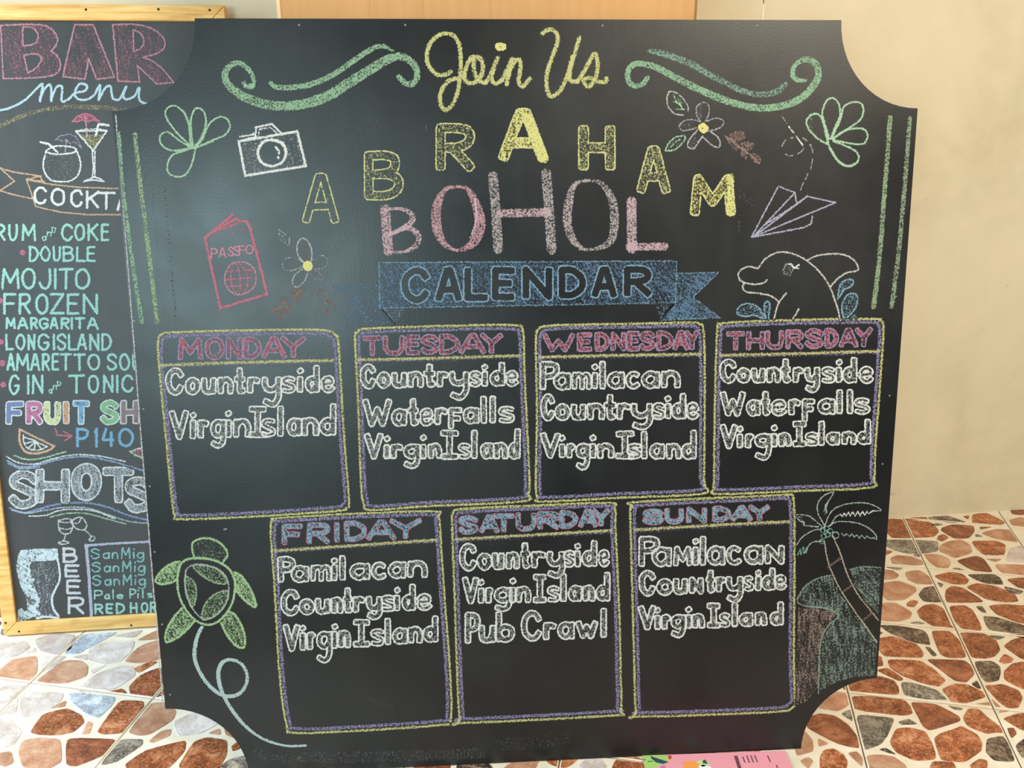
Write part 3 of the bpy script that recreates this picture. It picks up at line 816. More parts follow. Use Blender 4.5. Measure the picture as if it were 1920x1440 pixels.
# --- leaf sprays
c = Canvas(292, 185, 440, 340); c.T = R1
for st in ["1450,1110 1350,1020 1270,920 1240,850 1270,800 1330,800 1390,860 1420,960 1430,1080", "1450,1100 1430,980 1440,860 1480,810 1530,840 1545,920 1520,1020 1460,1100",
           "1460,1110 1520,1040 1570,930 1640,880 1700,890 1725,950 1690,1010 1600,1050 1470,1110", "1440,1110 1340,1050 1260,990 1210,1010 1200,1060 1240,1110 1310,1130 1440,1110",
           "1465,1120 1440,1230 1390,1310 1320,1325 1260,1290 1260,1220 1300,1160 1400,1125"]:
    c.line(st, 3.6, LGRN, .85)
c.line("1430,900 1440,1080", 5, GRN, .5); c.line("1550,930 1500,1080 1600,1060", 5, GRN, .5); c.line("1330,1140 1440,1110", 7, GRN, .5); c.line("1380,830 1420,940 1440,1060", 5, GRN, .5)
fin(c, 'leaf_drawing', 'five-petalled green leaf outline at the left')
c = Canvas(1505, 178, 1640, 318); c.T = R8
for st in ["440,1080 360,1030 300,960 290,900 340,855 390,870 430,960 450,1060", "460,1040 430,950 405,860 430,770 480,735 525,770 540,860 500,960 470,1040",
           "480,1030 540,900 570,800 640,765 700,780 715,840 680,910 590,970 480,1040", "490,1040 560,990 640,965 720,970 745,1020 720,1075 640,1080 490,1050",
           "490,1060 570,1090 650,1130 680,1180 655,1230 590,1245 520,1200 460,1110"]:
    c.line(st, 3.8, LGRN, .85)
c.line("410,880 440,1040 455,1090 520,1200 590,1245 650,1230", 5, LGRN, .7)
c.line("320,860 320,980", 6, GRN, .3)
fin(c, 'leaf_drawing', 'five-petalled green leaf outline at the right')

# --- camera drawing
c = Canvas(440, 225, 580, 336); c.T = R5
c.fill("195,1060 630,990 690,1245 235,1310", GREY, .30, 80, .8); c.T = R5
c.fill("345,1080 400,1050 470,1050 530,1090 540,1160 510,1220 450,1245 380,1220 340,1150", None, 1, erase=True, streak=0)
for st in ["190,1060 630,985 695,1245 240,1318"]: c.line(st, 4.6, WHITE, .88, smooth=False, closed=True)
c.line("200,1025 300,1010 300,1000", 3.6, WHITE, .8, False); c.line("215,1050 320,1025", 3, WHITE, .7, False)
c.line("315,1030 320,955 440,930 520,1010", 4, WHITE, .85, False); c.line("340,1020 345,970 430,955 490,1015", 3, WHITE, .7, False)
c.line("440,1050 370,1070 335,1140 360,1215 440,1245 515,1215 545,1150 520,1080", [5, 6, 5, 5, 4, 5, 6, 6], WHITE, .92, closed=True)
c.line("470,1105 490,1130 492,1150", 4.5, WHITE, .9); c.line("484,1178 488,1184", 4.5, WHITE, .9)
fin(c, 'camera_drawing', 'white chalk camera')

# --- ABRAHAM
for ch, x0, x1, y0, y1, r, fc, fcv, lab in [('A', 567, 636, 325, 420, 7.0, YEL, .10, 'leftmost yellow outlined letter A'), ('B', 683, 756, 283, 375, 8.2, LYEL, .32, 'yellow outlined letter B'),
        ('R', 817, 890, 231, 322, 8.6, LYEL, .38, 'yellow outlined letter R'), ('A', 934, 1027, 203, 304, 9.6, YEL, .62, 'middle letter A, solid bright yellow'), ('H', 1084, 1154, 233, 321, 9.2, LYEL, .46, 'yellow outlined letter H'),
        ('A', 1194, 1257, 273, 364, 8.2, LYEL, .46, 'rightmost yellow outlined letter A'), ('M', 1294, 1379, 327, 406, 8.4, YEL, .46, 'yellow outlined letter M')]:
    c = Canvas(x0 - 8, y0 - 8, x1 + 8, y1 + 8)
    g = glyph(ch, x0, x1, y1, y0, y0, y1, r + .5, .6)
    c.bubble(g, r, 1.2, lin(222, 216, 96), fc, fcv, .85, ang=80)
    if x0 == 934: c.line([(988, 222), (1006, 262), (1020, 298)], 17, YEL, .55)
    if ch == 'M': c.line([(1370, 331), (1370, 400)], 13, YEL, .5, False)
    fin(c, 'letter', lab)

# --- BOHOL
c = Canvas(700, 315, 1265, 485)
KW = dict(cov=.60)
c.line([(722, 392), (728, 470)], 19, LPK, .58, False); c.line([(722, 394), (750, 391), (772, 402), (768, 420), (730, 440)], [5, 7, 11, 12, 6], LPK, .6)
c.line([(732, 440), (762, 428), (784, 440), (780, 460), (757, 472), (728, 472)], [6, 9, 12, 11, 6, 5], LPK, .6)
c.line([(862, 350), (834, 356), (818, 392), (820, 430), (834, 458), (856, 470)], [4, 10, 19, 19, 12, 4], lin(212, 146, 160), .62)
c.line([(856, 349), (878, 356), (894, 388), (900, 420), (890, 452), (866, 468), (848, 468)], [4, 10, 18, 22, 18, 8, 4], lin(214, 140, 156), .62)
c.line([(890, 372), (893, 410), (882, 446)], 2.4, lin(220, 190, 196), .8)
c.line([(924, 330), (930, 400), (934, 467)], 19, lin(196, 176, 176), .55, False); c.line([(1024, 325), (1030, 400), (1034, 468)], 19, lin(196, 176, 176), .56, False)
c.line([(938, 400), (1026, 398)], 16, LPK, .62, False)
c.line([(1104, 338), (1078, 346), (1066, 380), (1064, 420), (1076, 452), (1096, 468)], [4, 10, 17, 17, 14, 4], lin(200, 170, 172), .6)
c.line([(1096, 338), (1128, 344), (1148, 376), (1152, 412), (1146, 450), (1120, 466), (1086, 468)], [4, 10, 16, 17, 15, 8, 4], lin(192, 176, 176), .55)
c.line([(1184, 378), (1185, 466)], 19, lin(214, 168, 176), .64, False); c.line([(1180, 463), (1246, 462)], 15, LPK, .64, False)
fin(c, 'lettering', 'BOHOL in wide pinkish white chalk')

# --- CALENDAR ribbon
c = Canvas(610, 480, 1360, 618); c.T = (0, 0, 1)
c.fill(["620,533 708,531 712,578 742,607 622,613 668,573"], BLU, .36, 40, .6)
c.fill(["1270,512 1349,510 1300,557 1351,596 1237,601 1268,570"], BLU, .52, 30, .5)
c.fill(["710,492 1269,489 1267,567 712,578"], BLU, .44, 60, .55)
c.fill(["716,579 760,580 740,607"], LBLU, .32, 40, .5); c.fill(["1229,572 1257,571 1237,600"], LBLU, .3, 40, .5)
c.line([(710, 492), (1269, 489), (1267, 568), (712, 578)], 2.2, LBLU, .55, False, True)
c.line([(1270, 512), (1349, 510), (1300, 557), (1351, 596), (1237, 601), (1268, 570)], 2, LBLU, .5, False)
c.line([(619, 533), (668, 573), (622, 612)], 2, BLU, .45, False); c.line([(716, 579), (740, 607)], 2.5, (.006, .006, .007), .8, False); c.line([(1240, 600), (1262, 572)], 4, (.006, .006, .007), .8, False)
EX = [751, 807, 815, 868, 869, 918, 921, 968, 978, 1037, 1046, 1100, 1108, 1158, 1168, 1223]
word(c, (0, 0, 1), 'CALENDAR', EX, (570, 558), None, (500, 497), mode='bubble', r=7.4, lw=1.3, col=LBLU, fcol=BLU, fcov=0, erase=True, cov=.85)
fin(c, 'banner_drawing', 'blue chalk ribbon with the word CALENDAR left dark')

# --- passport
c = Canvas(372, 395, 508, 588); c.T = EC
for st, w, cv_ in [("110,660 240,1250 635,1130 490,570 460,520", 5.4, .85), ("110,660 330,470 350,462", 5, .85), ("130,630 380,490 415,515", 4, .8), ("150,620 400,530", 3.6, .7), ("140,655 440,590", 3, .5), ("430,515 460,515 495,585", 5, .8)]:
    c.line(st, w, PINK, cv_, False)
c.fill("130,640 330,475 420,520 200,600", PINK, .45)
c.line("540,990 525,920 470,870 400,860 330,880 285,950 275,1010 300,1080 350,1125 410,1135 480,1110 530,1060", 3, lin(214, 130, 150), .85, closed=True)
for st in ["350,865 330,960 345,1080 380,1130", "370,862 400,940 410,1050 400,1130", "400,862 460,950 470,1050 440,1125", "300,945 400,930 500,930", "278,1010 400,1000 540,990", "300,1070 420,1060 520,1055"]:
    c.line(st, 2.6, PINK, .75)
c.fill("290,980 330,960 350,1070 310,1060", PINK, .35); c.fill("470,880 520,930 500,980 470,960", PINK, .35)
word(c, EC, "PASSFO", "158 215 225 290 305 355 350 405 395 450 450 520", (840, 790), None, (745, 710), w=2.6, col=lin(232, 120, 150), cov=1.0, jit=.2)
fin(c, 'passport_drawing', 'red chalk passport with a globe')

# --- left flower
c = Canvas(500, 425, 650, 606); c.T = EC
GW = lin(186, 190, 184)
c.line("940,860 890,790 890,710 930,660 980,690 1010,760 1005,850 960,870", 2.8, GW, .8); c.fill("900,720 930,670 980,700 1000,770 990,840 940,850", BRN, .3)
c.line("950,870 870,825 800,830 765,870 780,925 850,930 930,900", 2.4, GW, .62); c.line("1020,850 1080,810 1130,815 1145,860 1110,910 1030,920", 2.4, GW, .5)
c.line("980,950 950,1020 890,1070 850,1050 860,980 930,920", 2.6, GW, .7); c.line("1010,930 1060,940 1110,990 1090,1010 1040,1000 1000,960", 3.4, lin(170, 140, 140), .5)
c.line("730,585 780,620 820,660 820,710", 2.4, GW, .6); c.line("735,590 740,650 780,700 815,722", 2.4, GW, .6); c.line("760,640 800,690", 2, LGRN, .5)
c.bubble([np.array([(577, 498.5), (577.6, 499)])], 8, 1.2, YEL, YEL, .9)
c.line("640,1295 760,1230 860,1150 930,1090", 3, BRN, .7); c.line("720,1200 760,1160 790,1160 790,1210 740,1210", 3, BRN, .6)
for st in ["720,1350 740,1290 790,1250 770,1310 725,1352", "800,1300 800,1240 830,1220 825,1290 800,1305", "870,1220 880,1160 920,1110 930,1160 880,1225", "840,1110 900,1085 930,1090 870,1150 840,1140", "660,1290 700,1240 760,1240 700,1290"]:
    c.line(st, 2.6, BRN, .65); c.fill(st, BRN, .35)
c.line("1010,1080 1080,1130 1140,1180 1210,1250", 3, BRN, .45); c.line("1160,1320 1120,1250 1060,1150", 3, BRN, .4)
for st in ["1040,1060 1120,1090 1130,1120 1060,1110", "1100,1160 1180,1180 1215,1240 1130,1210", "1100,1230 1150,1250 1170,1320 1120,1280", "1000,1090 1020,1140 1050,1180 1010,1160"]: c.fill(st, BRN, .42)
fin(c, 'flower_drawing', 'pale flower with a yellow eye beside the passport')

# --- right flower
c = Canvas(1242, 162, 1432, 315); FT = (1240, 150, 8.47); c.T = FT
c.line("120,185 90,280 100,400 150,480 230,540 350,560", 2.8, lin(190, 206, 190), .8); c.line("120,185 200,190 300,250 390,360 430,450 425,500", 2.8, lin(190, 206, 190), .75)
for st in ["190,230 240,340 320,430", "170,340 260,370 340,460", "250,270 320,420", "290,290 335,400", "230,465 380,470"]: c.line(st, 2, LGRN, .7)
c.line("620,660 560,560 560,430 620,370 700,360 755,420 750,540 700,650", 2.8, lin(176, 170, 170), .75)
c.line("600,660 500,630 380,640 300,700 290,760 340,800 450,790 560,760", 2.8, lin(176, 170, 170), .7); c.line("720,650 850,610 950,625 995,680 940,750 840,790 740,810", 2.8, lin(182, 178, 180), .78)
c.line("570,800 480,900 420,1000 430,1070 510,1090 600,970 650,900", 3, lin(190, 186, 190), .8); c.line("650,900 740,980 830,1050 910,1065 935,1000 890,900 780,820", 3, lin(186, 182, 186), .8)
for st in ["580,400 650,380 640,500 640,630 580,600 560,480", "310,690 500,650 520,760 360,790", "450,970 540,860 580,960 500,1070 440,1050"]: c.fill(st, lin(130, 120, 126), .38)
c.bubble([np.array([(1318.0, 240.5), (1319, 239.5)])], 8.5, 1.2, YEL, YEL, 1.0)
c.line("650,765 652,772", 2.4, (.01, .01, .008), .9)
c.line("65,1110 120,1000 220,910 330,885", 2.6, LGRN, .85); c.line("65,1125 180,1120 300,1040 375,940 365,885", 2.6, LGRN, .85); c.line("150,1060 240,980 300,940", 2, LGRN, .6)
c.fill("70,1115 150,980 330,890 370,920 280,1040 160,1120", GRN, .25)
c.line("1000,880 1100,960 1240,1060 1400,1180 1560,1330", 3.2, lin(176, 126, 120), .75)
for st in ["1080,880 1180,820 1310,840 1320,920 1220,960 1120,930", "1040,920 1150,960 1220,1020 1190,1120 1100,1040", "1260,1020 1340,990 1460,1010 1440,1080 1350,1110", "1250,1080 1350,1130 1350,1250 1270,1190", "1420,1190 1500,1180 1570,1250 1550,1320 1470,1300"]:
    c.fill(st, BRN, .55); c.line(st, 2, lin(170, 124, 118), .6, closed=True)
fin(c, 'flower_drawing', 'white outlined flower with leaves below the right scroll')

# --- paper plane with dashed trail
c = Canvas(1400, 210, 1575, 452); c.T = DC
LAV = lin(178, 172, 204)
for st in ["620,548 860,92 1010,150 640,540", "1010,150 1025,255", "650,540 1120,182 1375,240 630,548", "1165,360 1155,430 1090,465 900,500 620,550", "740,440 1000,270 1120,182"]: c.line(st, 3, LAV, .88, False)
c.T = R8
c.line("105,875 140,925", 2.4, GREY, .7, False); c.line("155,950 190,995", 2.6, WHITE, .8, False); c.line("210,1020 260,1090", 2.8, WHITE, .85, False)
for st in ["130,1050 105,1095", "170,1035 190,1030", "260,1035 290,1055", "130,1155 155,1168 185,1165", "220,1155 250,1135 268,1110", "315,1085 330,1115 335,1145", "332,1195 322,1265", "300,1300 280,1345", "265,1370 240,1430"]: c.line(st, 2.6, GREY, .8)
fin(c, 'plane_drawing', 'white chalk paper plane with a dashed looping trail')

# --- dolphin
c = Canvas(1375, 465, 1615, 606); c.T = DC
for st in ["680,835 600,815 530,840 500,885 520,940 600,970 680,972 740,955 755,935", "680,830 740,750 830,695 920,685 1020,710 1120,765 1230,860 1320,990 1370,1120 1400,1220 1420,1305",
           "1120,760 1200,720 1350,700 1470,715 1550,770 1580,830 1560,855 1480,870 1400,920 1330,995", "550,965 540,1010 580,1045 680,1055 780,1075 840,1110 865,1140", "930,1055 860,1150 820,1290", "1045,1195 990,1290"]:
    c.line(st, 3.2, lin(206, 200, 192), .86)
c.bubble([np.array([(1477, 505.5), (1478, 506)])], 11, 1.1, GREY, GREY, .32, .6); c.line("960,790 985,800 1000,825 1045,800", 3, WHITE, .85); c.line("1000,825 1045,832", 3, WHITE, .8); c.line("930,815 940,820", 2.5, (.01, .01, .01), .8)
for st in ["750,1285 690,1190 620,1150 540,1155 490,1200 500,1250 570,1265 640,1255 720,1285", "745,1270 730,1190 740,1140 770,1130 785,1170 770,1290", "1395,1115 1405,1010 1440,950 1500,928 1535,945 1520,990 1450,1030 1410,1090",
           "1450,1290 1430,1200 1450,1110 1500,1060 1560,1065 1575,1130 1540,1210 1480,1280"]:
    c.line(st, 2.8, LBLU, .8); c.fill(st, LBLU, .34)
c.line("1510,1290 1550,1250 1560,1285", 2.4, LBLU, .7)
fin(c, 'dolphin_drawing', 'white outlined dolphin with blue splashes')

# --- double edge lines
c = Canvas(215, 240, 305, 612); c.T = (0, 0, 1)
c.line([(223, 250), (233, 370), (250, 500), (266, 604)], [7, 7, 8, 9], GRN, .64); c.line([(253, 252), (264, 350), (280, 480), (295, 604)], 9, lin(158, 190, 124), .6)
fin(c, 'edge_lines', 'pair of green chalk lines down the left edge')
c = Canvas(1625, 212, 1715, 585); c.T = (0, 0, 1)
c.line([(1669, 220), (1659, 350), (1649, 480), (1638, 575)], [9, 9, 9, 10], lin(146, 178, 120), .68); c.line([(1706, 222), (1696, 350), (1684, 480), (1672, 575)], [8, 9, 9, 9], lin(150, 176, 132), .6)
fin(c, 'edge_lines', 'pair of green chalk lines down the right edge')

# --- weekday panels
MO, TU, WE, TQ = (280, 590, 4.8), (640, 590, 4.8), (990, 590, 4.8), (1320, 590, 4.8)
FR, SA, SU = (490, 930, 4.5), (830, 930, 4.5), (1160, 910, 4.5)
BOX = {
 'MO': "297,640 304,627 332,623 488,619 603,619 628,628 635,652 645,819 654,935 650,952 628,958 460,969 340,973 328,966 322,930 310,805 298,680",
 'TU': "666,636 671,623 692,616 848,611 963,610 980,622 983,694 988,800 992,890 991,925 977,940 797,949 696,956 682,943 677,900 671,736",
 'WE': "1005,642 1011,616 1030,611 1073,609 1190,607 1296,605 1311,608 1319,621 1321,715 1320,890 1322,910 1313,926 1160,933 1018,940 1007,932 1005,890 1007,777",
 'TH': "1345,617 1350,609 1366,605 1487,600 1636,598 1650,601 1656,613 1653,673 1641,840 1639,896 1631,914 1500,920 1349,926 1338,916 1339,890 1341,736",
 'FR': "508,997 512,974 523,971 668,963 812,959 823,972 828,1041 834,1130 843,1250 845,1346 825,1359 625,1372 548,1373 538,1362 525,1272 515,1100",
 'SA': "848,986 850,961 870,954 1000,948 1141,943 1153,954 1154,997 1161,1152 1163,1250 1164,1332 1150,1341 870,1355 862,1348 857,1250 852,1100",
 'SU': "1182,966 1185,949 1200,941 1449,929 1476,928 1488,943 1489,1088 1488,1230 1490,1303 1486,1326 1440,1335 1200,1343 1192,1334 1189,1230 1185,1080"}
DAYS = [
 ('MO', 'Monday', MO, "105,455 800,430 1650,410", 'MONDAY', "255 485 500 682 690 842 850 1015 1010 1238 1180 1412", (412, 392), (205, 190), 0, [
   ("Countryside", "145 312 320 462 468 605 615 757 755 872 880 1003 1013 1190 1188 1322 1322 1392 1400 1532 1540 1672", (728, 702), (565, 545), (478, 445), 832),
   ("Virgin|sland", "178 358 358 432 435 542 548 695 678 748 755 918 890 1060 1005 1138 1138 1222 1236 1372 1370 1528 1530 1682", (1128, 1088), (945, 920), (860, 790), 1202)]),
 ('TU', 'Tuesday', TU, "155,405 800,392 1600,368", 'TUESDAY', "188 372 375 568 580 712 712 878 878 1068 1058 1302 1248 1458", (372, 352), (190, 160), 0, [
   ("Countryside", "168 312 318 448 450 592 595 742 735 852 860 972 970 1152 1152 1262 1258 1318 1333 1472 1470 1597", (668, 645), (515, 498), (445, 418), 772),
   ("Waterfalls", "192 455 448 592 588 702 698 832 838 962 962 1092 1092 1242 1240 1322 1318 1408 1408 1562", (1015, 975), (850, 820), (755, 720), 1035),
   ("Virgin|sland", "208 378 383 438 440 560 556 712 702 772 778 908 888 1060 1052 1168 1158 1238 1248 1372 1370 1502 1500 1612", (1302, 1302), (1165, 1145), (1065, 1018), 1385)]),
 ('WE', 'Wednesday', WE, "105,382 800,365 1545,355", 'WEDNESDAY', "128 422 440 582 598 738 743 883 888 1008 1000 1148 1153 1312 1298 1452 1408 1542", (338, 320), (168, 135), 0, [
   ("Pamilacan", "108 282 228 388 398 572 572 632 638 702 708 872 878 1012 1018 1188 1198 1372", (683, 662), (520, 500), (420, 405), None),
   ("Countryside", "112 242 238 382 383 522 533 692 678 797 798 932 928 1122 1118 1238 1232 1283 1288 1422 1418 1542", (958, 940), (800, 785), (712, 700), 1038),
   ("Virgin|sland", "108 292 283 333 343 432 428 562 556 612 622 777 782 960 898 1022 1008 1082 1088 1232 1243 1382 1378 1517", (1292, 1307), (1155, 1155), (1060, 1030), 1398)]),
 ('TH', 'Thursday', TQ, "150,365 800,350 1570,328", 'THURSDAY', "193 372 378 548 548 717 733 897 903 1077 1083 1212 1212 1387 1353 1522", (328, 293), (152, 108), 0, [
   ("Countryside", "138 292 288 422 423 552 562 692 678 787 798 902 902 1042 1053 1182 1188 1237 1243 1377 1388 1527", (618, 618), (478, 460), (400, 372), 703),
   ("Waterfalls", "142 372 378 507 508 597 598 747 758 872 880 1002 1018 1182 1188 1252 1278 1347 1348 1497", (918, 895), (768, 745), (688, 665), 968),
   ("Virgin|sland", "142 302 293 352 368 452 453 612 603 657 668 787 790 925 908 1032 1023 1087 1093 1222 1238 1372 1373 1502", (1212, 1168), (1072, 1045), (985, 930), 1312)]),
 ('FR', 'Friday', FR, "120,460 800,415 1470,370", 'FRIDAY', "173 357 383 582 598 677 698 892 883 1142 1078 1357", (424, 356), (238, 178), 1, [
   ("Pamilacan", "138 288 248 402 418 592 592 642 648 722 743 917 923 1062 1068 1222 1233 1402", (738, 690), (592, 538), (510, 480), None),
   ("Countryside", "162 322 318 452 453 582 588 692 683 772 773 882 883 1022 1008 1132 1123 1167 1183 1302 1303 1442", (1015, 962), (872, 818), (790, 728), 1045),
   ("Virgin|sland", "182 328 328 372 383 462 463 602 593 642 648 757 770 920 918 1042 1033 1102 1103 1237 1238 1362 1363 1492", (1318, 1232), (1155, 1090), (1080, 998), 1408)]),
 ('SA', 'Saturday', SA, "120,365 800,325 1420,290", 'SATURDAY', "128 302 308 482 423 607 613 792 798 987 983 1142 1143 1312 1253 1417", (330, 258), (165, 98), 1, [
   ("Countryside", "138 287 288 417 413 522 533 652 648 742 748 872 878 1032 1018 1117 1108 1167 1173 1302 1308 1412", (635, 592), (482, 448), (400, 365), 695),
   ("Virgin|sland", "163 307 303 347 358 432 433 587 568 612 618 747 758 882 878 992 983 1052 1058 1172 1178 1287 1288 1412", (915, 888), (772, 745), (680, 635), 975),
   ("Pub Crawl", "188 317 303 447 448 612 658 837 848 962 968 1112 1118 1312 1308 1407", (1250, 1195), (1092, 1038), (982, 940), None)]),
 ('SU', 'Sunday', SU, "140,375 800,335 1430,305", 'SUNDAY', "198 382 383 552 568 747 788 952 943 1132 1093 1277", (338, 298), (200, 155), 1, [
   (['P', 'a', 'm^', 'i', 'l', 'a', 'c', 'a', 'n^'], "168 347 278 447 458 622 623 672 678 742 743 897 903 1042 1053 1222 1233 1397", (692, 665), (518, 498), (428, 415), None),
   (['C', 'o', 'u', 'n^', 't', 'r', 'y', 's', 'i', 'd', 'e'], "168 312 318 462 458 582 593 717 728 817 818 907 903 1052 1053 1142 1153 1202 1203 1322 1308 1417", (938, 882), (790, 748), (718, 688), 990),
   ("Virgin|sland", "162 317 308 347 358 442 438 567 568 612 618 727 740 862 848 942 948 1012 1013 1132 1148 1252 1273 1392", (1228, 1182), (1092, 1060), (1010, 972), 1285)])]
for key, day, T, div, head, hex_, hb, ht, st_, lines in DAYS:
    bp = parse((0, 0, 1), BOX[key]); A = np.array(bp)
    c = Canvas(A[:, 0].min() - 8, A[:, 1].min() - 8, A[:, 0].max() + 8, A[:, 1].max() + 8)
    cen = A.mean(0); hw = (A.max(0) - A.min(0)) / 2
    inner = cen + (A - cen) * (1 - 7.0 / hw)
    c.line([tuple(q) for q in inner], 6.5, PUR, .60, closed=True); c.line(bp, 5.4, LYEL, .56, closed=True); c.line([tuple(q) for q in cen + (A - cen) * (1 + .6 / hw)], 2.6, YEL, .34, closed=True)
    c.T = T; c.line(div, 6.2, LYEL, .58); c.line(div, 3.2, lin(220, 190, 100), .32)
    dv = parse(T, div); c.line([(x, y + 4.5) for x, y in dv], 4, PUR, .3)
    dp = fin(c, 'day_panel', 'yellow and purple chalk frame of ' + day)
    c = Canvas(A[:, 0].min(), A[:, 1].min(), A[:, 0].max() + 2, A[:, 1].min() + 95)
    if st_ == 0: word(c, T, head, hex_, hb, None, ht, mode='bubble', r=4.3, lw=.9, col=lin(160, 146, 200), fcol=lin(204, 84, 110), fcov=.58, cov=.9); 
    else: word(c, T, head, hex_, hb, None, ht, mode='bubble', r=4.6, lw=1.0, col=lin(204, 96, 130), fcol=LBLU, fcov=.66, cov=.78)
    fin(c, 'lettering', head + (' in pink and purple chalk' if st_ == 0 else ' in blue chalk edged with pink'), dp, .0005)
    for ch, ex, b_, x_, a_, d_ in lines:
        ys = [v / T[2] + T[1] for v in (min(a_) - 20, (d_ or max(b_)) + 20)]
        E2 = [float(q) for q in ex.split()]
        c = Canvas(min(E2) / T[2] + T[0] - 6, ys[0] - 4, max(E2) / T[2] + T[0] + 6, ys[1] + 6)
        word(c, T, ch, ex, b_, x_, a_, d_, mode='bubble', r=5.1, lw=1.4, col=WHITE, fcol=GREY, fcov=.46, cov=.96, jit=.45)
        txt = ''.join(q.replace('^', '') for q in ch).replace('|', ' I').replace('P ub', 'Pub')
        fin(c, 'lettering', txt + ' in hollow white chalk letters', dp, .0005)

# --- turtle
TT = (270, 980, 5.5375)
c = Canvas(285, 1000, 490, 1222); c.T = TT
LIM = lin(160, 206, 124)
shell = "390,420 450,380 560,368 680,378 800,420 890,490 935,580 945,680 920,820 870,920 790,1010 700,1055 610,1050 520,1000 440,910 380,800 350,680 350,560 365,480"
for st, f_ in [("520,350 500,280 505,210 570,170 660,160 760,190 840,260 868,340 820,410", .30), ("370,400 280,425 190,490 130,570 125,615 190,640 290,620 350,590", .55), ("935,515 1000,540 1080,640 1140,760 1165,860 1130,870 1040,800 950,700", .62),
               ("395,885 310,980 240,1100 220,1200 240,1240 340,1200 450,1110 520,1030", .5), ("880,915 950,960 1020,1080 1050,1200 1040,1295 960,1280 870,1180 800,1040", .5)]:
    c.fill([catmull(parse(TT, st)).tolist()], LIM if f_ > .4 else lin(130, 150, 120), f_, 60, .5); c.line(st, 4, LIM, .85)
c.fill([catmull(parse(TT, shell), True).tolist()], None, 1, erase=True, streak=0)
c.line(shell, 4.6, LIM, .88, closed=True)
c.line("430,560 440,490 480,450 540,432 640,440 740,470 820,520 870,600 880,700 865,800 800,910 720,980 620,1010", 3.2, lin(170, 186, 168), .75); c.line("430,560 425,640 445,760 490,870 560,960 600,990", 3.2, lin(170, 186, 168), .75)
for st in ["510,450 640,442 760,480 860,580 850,630 780,635 680,600 590,540", "430,560 500,590 540,660 545,760 520,860 490,865 450,770 430,660", "610,1000 605,920 650,820 750,730 870,710 860,820 800,910 700,990"]:
    c.fill([catmull(parse(TT, st)).tolist()], lin(140, 180, 116), .45, 50, .5); c.line(st, 2.8, lin(160, 190, 140), .7, closed=True)
fin(c, 'turtle_drawing', 'green chalk sea turtle')
c = Canvas(355, 1170, 582, 1408); c.T = (340, 1160, 5.3333)
c.line("205,85 160,180 135,300 140,420 200,560 290,680 400,760 500,775 590,740 650,650 655,550 600,450 500,410 420,430 375,510 375,620 420,760 500,900 600,1030 720,1140 850,1215 1050,1270 1245,1268",
       [7, 7.5, 8, 7, 7, 7, 7.5, 7, 6, 5.5, 6, 8, 8.5, 7, 7, 6.5, 5, 4.5, 4], lin(176, 206, 204), .95)
fin(c, 'trail_drawing', 'pale blue looping chalk trail below the turtle')

# --- palm and island
PT = (1450, 880, 3.2)
c = Canvas(1488, 915, 1658, 1335); c.T = PT
c.fill("150,830 250,835 340,850 375,870 330,940 290,1010 275,1130 272,1300 200,1390 130,1420", lin(158, 128, 112), .46, 85, .8)
c.fill("145,770 190,700 260,655 345,632 400,740 480,860 540,930 625,1030 605,1238 480,1245 380,1275 275,1330 275,1130 295,1010 380,880 330,845 200,825", TEAL, .42, 85, .85)
c.fill("460,600 530,585 650,590 642,640 635,790 630,870 560,800 500,720", TEAL, .44, 50, .85)
c.fill("325,450 345,430 420,560 480,680 560,800 630,900 625,1025 540,920 440,790 370,690 330,580", None, 1, erase=True, streak=0)
for st, w in [("145,770 190,700 260,655 340,635", 2.4), ("145,770 150,800 200,822 300,830 370,855 385,885 330,940 290,1010 275,1130 270,1345", 2.6), ("460,600 530,583 645,588", 2.2)]: c.line(st, w, lin(134, 160, 140), .8)
for st in ["305,430 330,560 390,700 480,840 560,950 620,1035", "355,395 400,500 440,620 500,740 570,830 630,905"]: c.line(st, 2.6, lin(190, 168, 140), .9)
for st in ["330,585 400,535", "425,728 480,688", "545,900 590,860"]: c.line(st, 5, lin(122, 92, 84), .7)
PG = lin(164, 184, 170)
for st in ["310,340 270,270 265,210 300,160 360,135 345,170 315,215 320,260", "300,350 230,290 190,275 135,275 160,310 185,320 185,335 270,345", "305,345 350,250 430,210 530,200 600,215 645,245 590,250", "340,340 370,290 400,270",
           "330,340 380,315 460,315 540,335 600,375 622,418 600,410", "290,355 230,370 170,410 135,460", "290,430 240,435 210,460 195,500"]: c.line(st, 2.3, PG, .85)
c.line("400,270 415,282 425,262 435,280 450,258 460,280 475,256 490,280 505,252 520,278 535,252 548,275 560,250 570,265 600,248", 2.2, WHITE, .85, False)
c.line("410,385 425,400 440,385 455,402 470,388 485,405 500,392 515,410 530,396 548,414 560,400 585,415 600,408", 2.0, PG, .85, False)
c.line("300,230 315,210 302,255 325,200 310,270 330,190", 1.8, PG, .6, False); c.line("150,285 175,290 160,305 190,312", 1.8, PG, .6, False); c.line("145,515 160,480 165,510 180,465 182,505 200,470", 2, lin(110, 190, 160), .8, False)
for x, y in [(295, 365), (318, 355), (340, 368), (300, 400), (325, 392), (290, 432), (372, 395)]:
    c.bubble([np.array([(x / 3.2 + 1450, y / 3.2 + 880), (x / 3.2 + 1450.5, y / 3.2 + 880)])], 4.2 if x != 372 else 6, .8, lin(110, 196, 168) if x != 372 else PG, TEAL, 0, .85)
fin(c, 'palm_drawing', 'leaning palm tree on a green island with brown earth')

